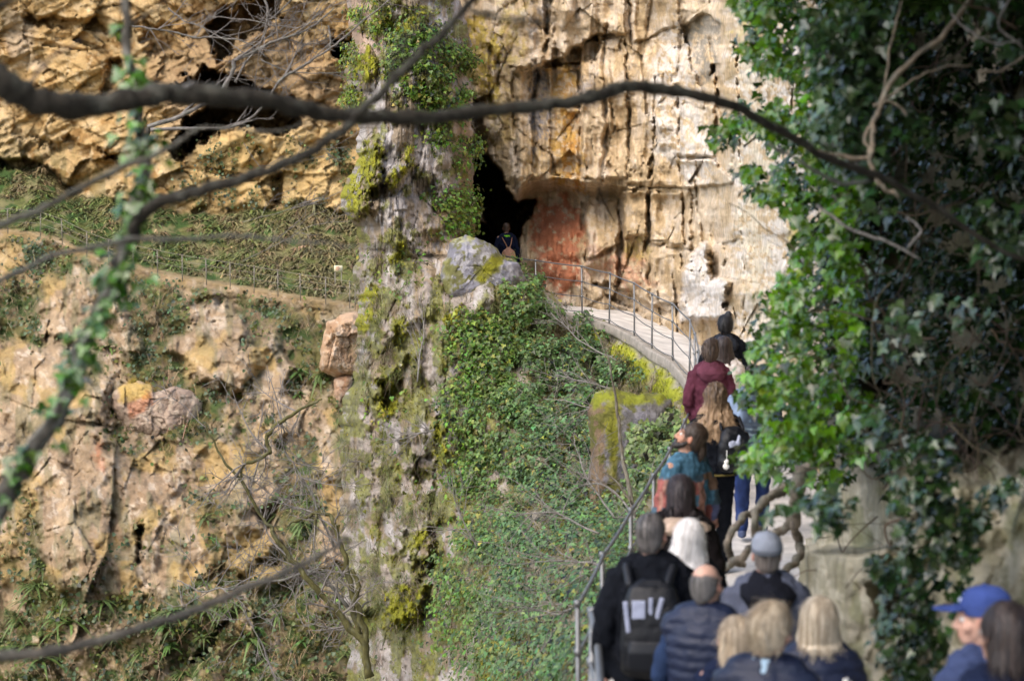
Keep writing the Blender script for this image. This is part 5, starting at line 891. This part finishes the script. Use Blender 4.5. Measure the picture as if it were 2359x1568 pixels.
    def hcol(V):
        a = np.arctan2(V[:, 1]+.01, V[:, 0]); st_ = fbm(a*13, V[:, 2]*2.6, V[:, 0]*8, 77, 4, .7); C = mixc(np.tile(hc, (len(V), 1)), hc2, sstep(-.2, .35, st_)); C = C*(1+.3*fbm(a*34, V[:, 2]*5, V[:, 0]*20, 79, 2))[:, None]
        if hair.get('ombre') is not None: C = mixc(C, np.array(hair['ombre'])*(1+.4*st_[:, None]), sstep(1.64, 1.50, V[:, 2]+.03*st_))
        return C
    amp = hair.get('amp', .006)
    hdf = lambda V, Nn: amp*fbm(np.arctan2(V[:, 1]+.01, V[:, 0])*hair.get('fr', 8), V[:, 2]*hair.get('wz', 5), V[:, 0]*9, 88, 4, .6)+amp*.5*fbm(V[:, 0]*40, V[:, 1]*40, V[:, 2]*16, 89, 3)
    mb = MB(); t = hair['t']
    if t == 'bald': mb.loft([(0, -.06, 1.545, .03, .03), (0, -.045, 1.575, .060, .055), (0, -.026, 1.62, .079, .080), (0, -.024, 1.67, .078, .082), (0, -.04, 1.70, .055, .052)], 24)
    elif t == 'short': mb.ell((0, -.022, 1.672), (.081, .096, .087)); mb.loft([(0, -.05, 1.545, .04, .03), (0, -.04, 1.575, .066, .055), (0, -.028, 1.64, .08, .078), (0, -.02, 1.70, .07, .08)], 24)
    else:
        v_ = hair.get('vol', .012); mb.ell((0, -.022, 1.668), (.080+v_, .098+v_, .092+v_)); mb.loft([(0, -.052, 1.56, .05, .035), (0, -.04, 1.60, .076+v_, .066), (0, -.026, 1.66, .08+v_, .085+v_)], 24)
        if t == 'bun': mb.ell(hair.get('bc', (0, -.05, 1.79)), hair.get('br', (.042, .042, .040)))
        if t == 'updo': mb.ell((0, -.115, 1.665), (.045, .035, .055)); mb.chain([(.05, -.09, 1.60), (.03, -.12, 1.64), (.005, -.128, 1.69), (-.03, -.11, 1.71)], [.018, .022, .022, .018])
        if t in ('long', 'bob'):
            z0 = hair.get('len', 1.25); wd = hair.get('w', .12); dp = hair.get('dp', .05)
            mb.loft([(0, -.075-dp*.7, z0, wd*.55, dp*.45), (0, -.07-dp*.6, z0+.04, wd*.9, dp*.8), (0, -.07-dp*.3, z0+.35*(1.6-z0), wd, dp), (0, -.05, 1.52, .085+wd*.25, .062), (0, -.035, 1.6, .085+v_, .075+v_), (0, -.03, 1.68, .08+v_, .085+v_)], 28)
            if hair.get('sides', 1):
                for s_ in (1, -1): mb.chain([(s_*.07, .01, 1.66), (s_*.085, .0, 1.58), (s_*(.06+wd*.35), -.02, 1.50), (s_*wd*.85, -.05, max(z0+.05, 1.40))], [.03, .028, .03, .024])
        if t == 'tail': mb.chain([(0, -.10, 1.62), (0, -.12, 1.56), (.01, -.115, 1.50)], [.03, .028, .022])
    me = remesh(mb, .0085, 2); V, Nn = getv(me); V = V+Nn*hdf(V, Nn)[:, None]; Fq = [np.array([q.vertices[:] for q in me.polygons if len(q.vertices) == n_], int) for n_ in (3, 4)]
    ns_ = hair.get('strands', 900); ii_ = rng.integers(0, len(V), ns_); b0, n0 = V[ii_], Nn[ii_]; tg = np.tile([0, -.15, -1.], (ns_, 1))+rng.normal(0, hair.get('messy', .22), (ns_, 3)); tg = tg-n0*(tg*n0).sum(1, keepdims=True); tg /= np.linalg.norm(tg, axis=1, keepdims=True)+1e-6
    L_ = (rng.uniform(.03, .085, ns_)*(.35 if t in ('short', 'bald') else 1))[:, None]; sd_ = np.cross(tg, n0)*.0022; out_ = rng.uniform(-.02, hair.get('fly', .13), ns_)[:, None]; SV = []
    for a_ in (0, .5, 1.): cc_ = b0+n0*.002+tg*L_*a_+n0*L_*out_*a_*a_*1.5; SV += [cc_-sd_*(1-.6*a_), cc_+sd_*(1-.6*a_)]
    SV = np.stack(SV, 1).reshape(-1, 3); bb = np.arange(ns_)[:, None]*6+len(V); SF = np.concatenate([bb+np.array([0, 1, 3, 2]), bb+np.array([2, 3, 5, 4])]); Fq[1] = np.concatenate([Fq[1].reshape(-1, 4), SF])
    me2 = amesh('hair', np.r_[V, SV], [f for f in Fq if len(f)]); bpy.data.meshes.remove(me); hobj = child('hair', me2, MS['hair'], hcol, hd=True)
    if hair.get('cap') is not None:
        cc = np.array(hair['cap']); mb = MB(); mb.loft([(0, -.024, 1.650, .089, .106), (0, -.018, 1.70, .090, .108), (0, -.016, 1.735, .080, .097), (0, -.014, 1.762, .056, .068), (0, -.014, 1.772, .02, .025)], 28); cap = child('cap', mb, MS['cloth'], lambda V: mixc(np.tile(cc, (len(V), 1)), cc*hair.get('band', .5), sstep(1.685, 1.675, V[:, 2])), .008, 2, folds(.003, 16, 17), hd=True)
        mb = MB(); mb.ell((0, .125, 1.678+.0), (.072, .085, .009), RX_(hair.get('tilt', .12))); mb.ell((0, .09, 1.682), (.078, .05, .012)); child('brim', mb, MS['cloth'], cc*.95, .006, 2, hd=True, par=cap)
        mb = MB(); mb.ell((0, -.014, 1.776), (.012, .012, .006)); child('button', mb, MS['cloth'], cc*1.1, .004, 1, hd=True, par=cap)
        if hair.get('mark'):
            mb = MB(); mb.ell((.012, .088, 1.712), (.020, .008, .011)); child('badge', mb, MS['cloth'], np.array(hair['mark']), .004, 1, hd=True, par=cap)
    if face:
        for s_ in (1, -1):
            mb = MB(); mb.ell((s_*.031, .078, 1.637), (.0125, .0125, .0125), None, 12, 8); me = mb.mesh('eye'); V, _ = getv(me); setc(me, mixc(np.tile([.7, .68, .64], (len(V), 1)), [.03, .02, .015], sstep(.088, .0895, V[:, 1]))); setv(me, lean_(HR(V))); link('eye', me, MS['eye'], root)
            mb = MB(); mb.chain([(s_*.015, .091, 1.664), (s_*.034, .087, 1.669), (s_*.052, .072, 1.661)], [.0045, .0055, .004]); child('eyebrow', mb, MS['hair'], hc*.9, .004, 1, hd=True)
    if beard is not None:
        mb = MB(); mb.chain([(-.07, .01, 1.60), (-.058, .045, 1.565), (-.03, .082, 1.542), (0, .096, 1.536), (.03, .082, 1.542), (.058, .045, 1.565), (.07, .01, 1.60)], [.012, .02, .026, .028, .026, .02, .012]); mb.chain([(-.026, .092, 1.560), (-.018, .099, 1.585), (0, .106, 1.588), (.018, .099, 1.585), (.026, .092, 1.560)], [.01, .009, .008, .009, .01]); child('beard', mb, MS['hair'], np.array(beard), .006, 2, hdf, hd=True)
    return dict(root=root, child=child, lean=lean_, HR=HR, k=k, loc=loc, yaw=yaw, sh=sh, el=el, wr=wr, folds=folds, w=w, b=b)
def worn(pp, name, label, cat):
    r = empty(name, pp['loc'], pp['yaw']); r.scale = pp['root'].scale; tag(r, label, cat); return r
def wpart(pp, root, name, mb, m, col, vox=.01, sm=2, dfm=None): return pp['child'](name, mb, m, col, vox, sm, dfm, root)
BLK, NVY, JEAN = np.array([.0045, .0055, .0085]), np.array([.009, .014, .036]), np.array([.018, .032, .10])
SK, SKP = (.46, .27, .19), (.55, .33, .25)
def zt(v, d): return float(P1(1179, v, d)[2])
# 1 the person going into the cave
pp = person(1166, 48.0, zt(514, 48.0), 1.68, .15, 'person in dark navy with a lime collar entering the cave mouth', SK, (.05, .03, .02), dict(t='short'), dict(col=NVY*.8, hem=.82), dict(col=BLK), head=(-.1, -.1, 0), face=True)
mb = MB(); mb.loft([(0, -.016, 1.43, .135, .10), (0, -.02, 1.465, .12, .10), (0, -.015, 1.475, .10, .085)], 24); pp['child']('lime_collar', mb, MS['cloth'], np.array([.22, .62, .03]), .01, 2)
bg_ = worn(pp, 'drawstring_bag', 'tan drawstring bag on the back of the person at the cave', 'bag')
mb = MB(); mb.loft([(.02, -.20, .84, .05, .03), (.02, -.215, .88, .15, .075), (.02, -.215, 1.0, .165, .085), (.02, -.205, 1.10, .14, .075), (.02, -.19, 1.17, .06, .04), (.02, -.185, 1.20, .05, .035)], 24); wpart(pp, bg_, 'sack', mb, MS['cloth'], np.array([.42, .24, .16]), .011, 2, lambda V, Nn: .012*fbm(V[:, 0]*24, V[:, 1]*8, V[:, 2]*6, 3, 3))
for s_ in (1, -1): mb = MB(); mb.chain([(.02+s_*.02, -.19, 1.18), (.02+s_*.06, -.185, 1.27), (s_*.115, -.12, 1.42)], [.014, .013, .012]); wpart(pp, bg_, 'strap', mb, MS['cloth'], np.array([.40, .22, .14]), .009)
# 2 man at the head of the queue
def two(V): return mixc(np.tile(BLK*1.2, (len(V), 1)), [.17, .16, .10], sstep(1.27, 1.255, V[:, 2])*sstep(.19, .17, np.abs(V[:, 0]))*(V[:, 1] < 0))
pp = person(1672, 25.9, zt(727, 25.9), 1.79, -.05, 'person with a black top knot and a black jacket at the front of the queue', SK, ((.010, .010, .012), (.02, .02, .024)), dict(t='bun', bc=(.036, -.03, 1.768), br=(.036, .038, .034), vol=.006), dict(col=BLK*1.2, colf=two, bulk=.045, hood=True, hoodc=(.022, .026, .036)), dict(col=BLK), face=True, head=(0, .05, 0))
# 3 long haired woman in white
person(1669, 24.4, zt(779, 24.4), 1.70, .0, 'person with very long dark hair and a white jacket behind the top knot', SKP, ((.022, .016, .016), (.06, .042, .036)), dict(t='long', len=1.12, w=.13, dp=.045, vol=.014, sides=1), dict(col=np.array([.72, .67, .64]), bulk=.05), dict(col=JEAN), female=True, arms=((.3, .6), (.1, .1)))
# 4 maroon hoodie
person(1637, 23.4, zt(788, 23.4), 1.74, .1, 'person in a maroon hooded sweatshirt with curly tied up dark hair', SKP, ((.045, .03, .024), (.13, .09, .065)), dict(t='bun', bc=(.0, -.07, 1.735), br=(.072, .062, .058), vol=.010, amp=.014), dict(col=np.array([.085, .024, .040]), hood=True, hoodc=(.11, .035, .055), bulk=.05, hem=.84, name='sweatshirt'), dict(col=BLK), arms=((-.05, .5), (.0, .6)), female=True)
# 5 person half hidden by ivy
def blu(V): return mixc(mixc(np.tile([.045, .06, .085], (len(V), 1)), [.22, .29, .42], sstep(-.06, -.16, V[:, 0])*sstep(1.18, 1.24, V[:, 2])), [.13, .17, .19], (np.sin(V[:, 2]*125+9*V[:, 0]) > .55)*sstep(1.2, 1.1, V[:, 2])*1.)
pp = person(1738, 21.2, zt(842, 21.2), 1.73, -.1, 'person in a blue jacket and blue jeans half hidden behind the ivy', SKP, (.05, .035, .03), dict(t='short'), dict(col=NVY, colf=blu, bulk=.055, collar=(.55, .16, .07)), dict(col=JEAN, colf=lambda V: np.tile(JEAN, (len(V), 1))*(1+.5*fbm(V[:, 0]*9, V[:, 1]*9, V[:, 2]*4, 8, 3))[:, None]), stride=.16, shoes=(.05, .07, .14))
# 6 curly haired woman
pp = person(1650, 19.2, zt(890, 19.2), 1.70, .12, 'person with long wavy brown blond hair in a black jacket and black trousers', SKP, ((.085, .055, .036), (.20, .13, .075)), dict(t='long', len=1.24, messy=.5, w=.20, dp=.07, vol=.02, amp=.020, wz=14, fr=6, ombre=(.32, .21, .12)), dict(col=BLK*1.1, bulk=.05, hem=.93), dict(col=BLK*.8, flare=.03), female=True, arms=((.35, 1.0), (.25, 1.1)), stride=.05)
mb = MB(); mb.loft([(0, -.005, .928, .158*.92+.056, .112+.056), (0, -.005, .945, .158*.92+.056, .112+.056)], 28); pp['child']('hem_trim', mb, MS['cloth'], np.array([.14, .11, .035]), .01, 1)
bg_ = worn(pp, 'backpack', 'shiny black backpack with a white tassel on the wavy haired person', 'backpack')
mb = MB(); mb.loft([(.13, -.21, .98, .12, .07), (.13, -.24, 1.04, .15, .095), (.13, -.245, 1.22, .15, .095), (.13, -.23, 1.34, .125, .075), (.13, -.21, 1.39, .07, .04)], 28, pw=3.); wpart(pp, bg_, 'bag_body', mb, MS['nylon'], BLK*.9, .011, 2, lambda V, Nn: .012*fbm(V[:, 0]*14, V[:, 1]*14, V[:, 2]*14, 5, 3))
mb = MB(); mb.ell((.10, -.325, 1.23), (.055, .012, .05)); mb.ell((.15, -.325, 1.27), (.02, .012, .06)); wpart(pp, bg_, 'reflective_patch', mb, MS['shine'], np.array([.33, .36, .46]), .007, 1, lambda V, Nn: .01*fbm(V[:, 0]*40, V[:, 1]*8, V[:, 2]*30, 5, 3))
mb = MB(); mb.chain([(.04, -.33, 1.19), (.035, -.345, 1.10)], [.005, .005]); mb.ell((.035, -.35, 1.085), (.026, .02, .022)); mb.ell((.03, -.35, 1.045), (.030, .022, .03)); wpart(pp, bg_, 'tassel', mb, MS['fur'], np.array([.8, .78, .74]), .005, 1)
for s_ in (.02, .22): mb = MB(); mb.chain([(s_, -.2, 1.36), (s_*.95, -.08, 1.455), (s_*.95, .06, 1.43)], [.018, .018, .016]); wpart(pp, bg_, 'strap', mb, MS['nylon'], BLK, .01)
# 7 bearded man looking up
def patch_(V):
    a = np.arctan2(V[:, 1], V[:, 0]); b_ = np.where(np.abs(V[:, 0]) > .21, 7.3, 0)
    gx, gz = np.floor(a*2.1+.6*vnoise(V[:, 0]*6, V[:, 2]*6, V[:, 1]*6, 3)+b_), np.floor(V[:, 2]*9.0+.35*vnoise(V[:, 0]*5, V[:, 2]*5, 0, 4))
    r_ = h3(gx, gz, 0*gx, 71); pal = np.array([[.06, .14, .21], [.24, .085, .075], [.055, .09, .12], [.28, .15, .12], [.08, .09, .17], [.16, .10, .07]]); C = pal[np.minimum((r_*6).astype(int), 5)]
    C = np.where((V[:, 2] > 1.36)[:, None], np.array([.06, .14, .21]), C)
    return C*(1+.35*fbm(V[:, 0]*40, V[:, 1]*40, V[:, 2]*40, 6, 3))[:, None]
person(1580, 16, zt(975, 16), 1.76, 0.8, 'person with a dark beard in a blue and red patchwork shirt looking up left', (.44, .24, .165), ((.028, .018, .013), (.07, .045, .03)), dict(t='tail', vol=.004, strands=260, fly=.02), dict(col=NVY, colf=patch_, name='shirt', bulk=.035, hem=.80), dict(col=BLK), head=(.6, .36, 0), beard=(.020, .013, .010), arms=((-.12, .1), (.15, .1)), fine=True)
# 8 dark haired woman with cream fleece collar
pp = person(1570, 13.5, zt(1103, 13.5), 1.66, -.05, 'person with dark hair and a cream fleece collar on a dark coat', SKP, ((.020, .015, .018), (.05, .036, .038)), dict(t='bob', len=1.535, w=.085, dp=.025, vol=.012, sides=0), dict(col=np.array([.009, .007, .0075]), bulk=.055, hem=.72), dict(col=BLK), female=True, head=(.25, 0, 0))
mb = MB(); mb.loft([(0, -.06, 1.37, .12, .10), (0, -.06, 1.40, .205, .145), (0, -.05, 1.44, .20, .14), (0, -.035, 1.47, .14, .12), (0, -.025, 1.485, .11, .10)], 28); pp['child']('fleece_collar', mb, MS['fur'], np.array([.50, .38, .30]), .009, 1, lambda V, Nn: .007*fbm(V[:, 0]*50, V[:, 1]*50, V[:, 2]*50, 3, 3))
# 9 man with black backpack
pp = person(1503, 11.4, zt(1190, 11.4), 1.76, -.12, 'person with short grey hair in a black jacket by the railing', SKP, ((.05, .046, .045), (.17, .155, .15)), dict(t='short', amp=.003), dict(col=BLK*1.15, bulk=.055, hem=.84, collar=BLK*1.1), dict(col=BLK), arms=((-.02, .15), (-.02, .15)), head=(-.3, 0, 0))
bg_ = worn(pp, 'backpack', 'black backpack with silvery blue reflective flap on the grey haired person', 'backpack')
mb = MB(); mb.loft([(.02, -.22, .90, .13, .06), (.02, -.25, .95, .165, .095), (.02, -.255, 1.15, .165, .10), (.02, -.245, 1.30, .15, .085), (.02, -.225, 1.39, .12, .06), (.02, -.2, 1.43, .06, .03)], 28, pw=3.2); wpart(pp, bg_, 'bag_body', mb, MS['nylon'], BLK, .010, 2, lambda V, Nn: .006*fbm(V[:, 0]*12, V[:, 1]*12, V[:, 2]*12, 5, 3))
mb = MB(); mb.loft([(.02, -.335, .96, .12, .03), (.02, -.345, 1.06, .125, .035), (.02, -.34, 1.12, .11, .025)], 24, pw=3.5); wpart(pp, bg_, 'pocket', mb, MS['nylon'], BLK*1.4, .008, 2)
for (cx, cz, hx, hz) in [(-.108, 1.245, .013, .085), (-.045, 1.285, .036, .05), (.018, 1.30, .012, .05), (.062, 1.285, .013, .07)]:
    mb = MB(); mb.box((cx, -.338+.1*max(0, cz-1.28), cz), (hx, .006, hz), RY_(.25 if cx > .04 else (-.12 if cx < -.08 else 0))); o = wpart(pp, bg_, 'reflective_patch', mb, MS['shine'], np.array([.30, .33, .45]), .005, 1)
mb = MB(); mb.box((.045, -.352, 1.03), (.018, .004, .006)); wpart(pp, bg_, 'maker_tab', mb, MS['shine'], np.array([.3, .32, .36]), .004, 0)
for s_ in (1, -1): mb = MB(); mb.chain([(s_*.10, -.22, 1.40), (s_*.125, -.12, 1.475), (s_*.125, .04, 1.45), (s_*.14, .14, 1.3)], [.026, .026, .024, .02]); wpart(pp, bg_, 'strap', mb, MS['nylon'], BLK*1.5, .010)
# 10 white haired woman
person(1588, 12.0, zt(1208, 12), 1.62, -.15, 'person with long straight white hair in a dark coat', SKP, ((.60, .575, .555), (.80, .78, .77)), dict(t='long', len=1.27, w=.145, dp=.05, vol=.016, amp=.004, fr=12, wz=2), dict(col=BLK, bulk=.05), dict(col=BLK), female=True, head=(-.1, 0, .08))
# 11 balding man in navy quilted vest
person(1632, 10.6, zt(1308, 10.6), 1.68, -.35, 'balding person in a navy quilted vest with blue sleeves', SKP, ((.075, .068, .064), (.17, .16, .155)), dict(t='bald', amp=.003), dict(col=NVY*1.1, vest=True, sleeve=np.array([.018, .032, .075]), quilt=.062, bulk=.062, mat='nylon', collar=NVY*1.1, colmat='nylon', name='vest'), dict(col=NVY), head=(-.25, 0, 0), arms=((.1, .2), (.05, .1)))
# 12 grey cap
person(1772, 11.3, zt(1240, 11.3), 1.68, .0, 'person in a pale grey cap and grey hooded sweatshirt', (.50, .28, .22), ((.11, .09, .08), (.22, .19, .17)), dict(t='short', amp=.003, cap=(.20, .22, .265), band=.5, tilt=-.1), dict(col=np.array([.085, .095, .135]), hood=True, hoodc=(.008, .009, .014), bulk=.06, name='sweatshirt'), dict(col=JEAN), head=(.0, .05, 0))
# 14 neighbour half hidden by the front woman
person(1702, 9.9, zt(1436, 9.9), 1.54, -.2, 'short fair haired person mostly hidden behind the blond updo', SKP, ((.27, .205, .135), (.44, .36, .26)), dict(t='bob', len=1.52, w=.09, dp=.03, vol=.010), dict(col=NVY, bulk=.04), dict(col=BLK), female=True, head=(.9, 0, 0))
# 13 front woman, blond updo
person(1775, 9.0, zt(1400, 9.0), 1.74, -.25, 'person with pinned up blond hair and a pale blue collar at the front', SKP, ((.24, .18, .115), (.50, .415, .30)), dict(t='updo', vol=.010, amp=.006, wz=9), dict(col=NVY*.9, bulk=.05, quilt=.07, mat='nylon', collar=(.33, .45, .56)), dict(col=BLK), female=True, head=(-.45, .0, .12), fine=True)
# 15 blond bob
pp = person(1895, 10.0, zt(1395, 10.), 1.56, .0, 'person with a blond bob and a navy quilted jacket in the front row', SKP, ((.30, .235, .16), (.54, .47, .36)), dict(t='bob', len=1.475, w=.115, dp=.045, vol=.022, amp=.005, fr=10, wz=3), dict(col=NVY*1.1, bulk=.065, quilt=.06, mat='nylon', collar=BLK, colmat='nylon'), dict(col=BLK), female=True)
mb = MB(); mb.chain([(.115, -.158, 1.355), (.12, -.168, 1.325), (.135, -.155, 1.36)], [.006, .006, .006]); mb.chain([(.15, -.15, 1.345), (.165, -.14, 1.33)], [.004, .004]); pp['child']('emblem', mb, MS['cloth'], np.array([.75, .75, .72]), .004, 0)
# 16 blue cap
person(2284, 9.0, zt(1372, 9.0), 1.76, .55, 'person in a bright blue baseball cap seen from the side', SKP, ((.10, .085, .075), (.2, .18, .16)), dict(t='short', cap=(.040, .065, .21), band=1., tilt=.05, mark=(.5, .55, .75)), dict(col=np.array([.045, .062, .135]), bulk=.055, collar=(.045, .062, .135)), dict(col=JEAN), head=(.72, -.06, 0), fine=True)
# 17 dark haired person at the right edge
person(2330, 8.4, zt(1405, 8.4), 1.72, .2, 'person with dark hair at the right edge beside the blue cap', SK, ((.020, .014, .013), (.05, .034, .028)), dict(t='bob', len=1.50, w=.085, dp=.03, vol=.010, sides=0), dict(col=NVY, bulk=.045), dict(col=BLK), head=(.35, 0, 0), female=True)
# ================================================================== light and camera
SUN_EL, SUN_AZ, SUN_E, SKY_E, EXPO = R(52), R(-135), 0.7, .15, 1.55       # azimuth measured from +Y towards +X: behind the camera on its left
w = bpy.data.worlds.new('World'); S.world = w; w.use_nodes = True; nt = w.node_tree
bg = nt.nodes['Background']; sk = nt.nodes.new('ShaderNodeTexSky'); sk.sky_type = 'NISHITA'; sk.sun_disc = False
sk.sun_elevation = SUN_EL; sk.sun_rotation = SUN_AZ; sk.air_density = 1.0; sk.dust_density = 3.0; sk.ozone_density = 1.0
nt.links.new(sk.outputs[0], bg.inputs[0]); bg.inputs[1].default_value = SKY_E
sl = bpy.data.lights.new('sun', 'SUN'); sl.energy = SUN_E; sl.angle = R(60); sl.color = (1, .93, .82)
so = bpy.data.objects.new('sun', sl); COL.objects.link(so)
dv = Vector((math.sin(SUN_AZ)*math.cos(SUN_EL), math.cos(SUN_AZ)*math.cos(SUN_EL), math.sin(SUN_EL)))
so.rotation_euler = dv.to_track_quat('Z', 'Y').to_euler(); so.location = dv*60
cd = bpy.data.cameras.new('camera'); co = bpy.data.objects.new('camera', cd); COL.objects.link(co)
cd.lens = 50; cd.sensor_width = 23.5; cd.clip_end = 2000; co.location = CAM; co.rotation_euler = (R(90)+PITCH, 0, 0)
cd.dof.use_dof = True; cd.dof.focus_distance = 41; cd.dof.aperture_fstop = 1.8
S.camera = co
S.view_settings.view_transform = 'Standard'; S.view_settings.look = 'None'; S.view_settings.gamma = 1; S.view_settings.exposure = EXPO; S.view_settings.use_curve_mapping = False
S.cycles.max_bounces = 8; S.cycles.diffuse_bounces = 6; S.cycles.glossy_bounces = 3; S.cycles.transmission_bounces = 3; S.cycles.caustics_reflective = False; S.cycles.caustics_refractive = False
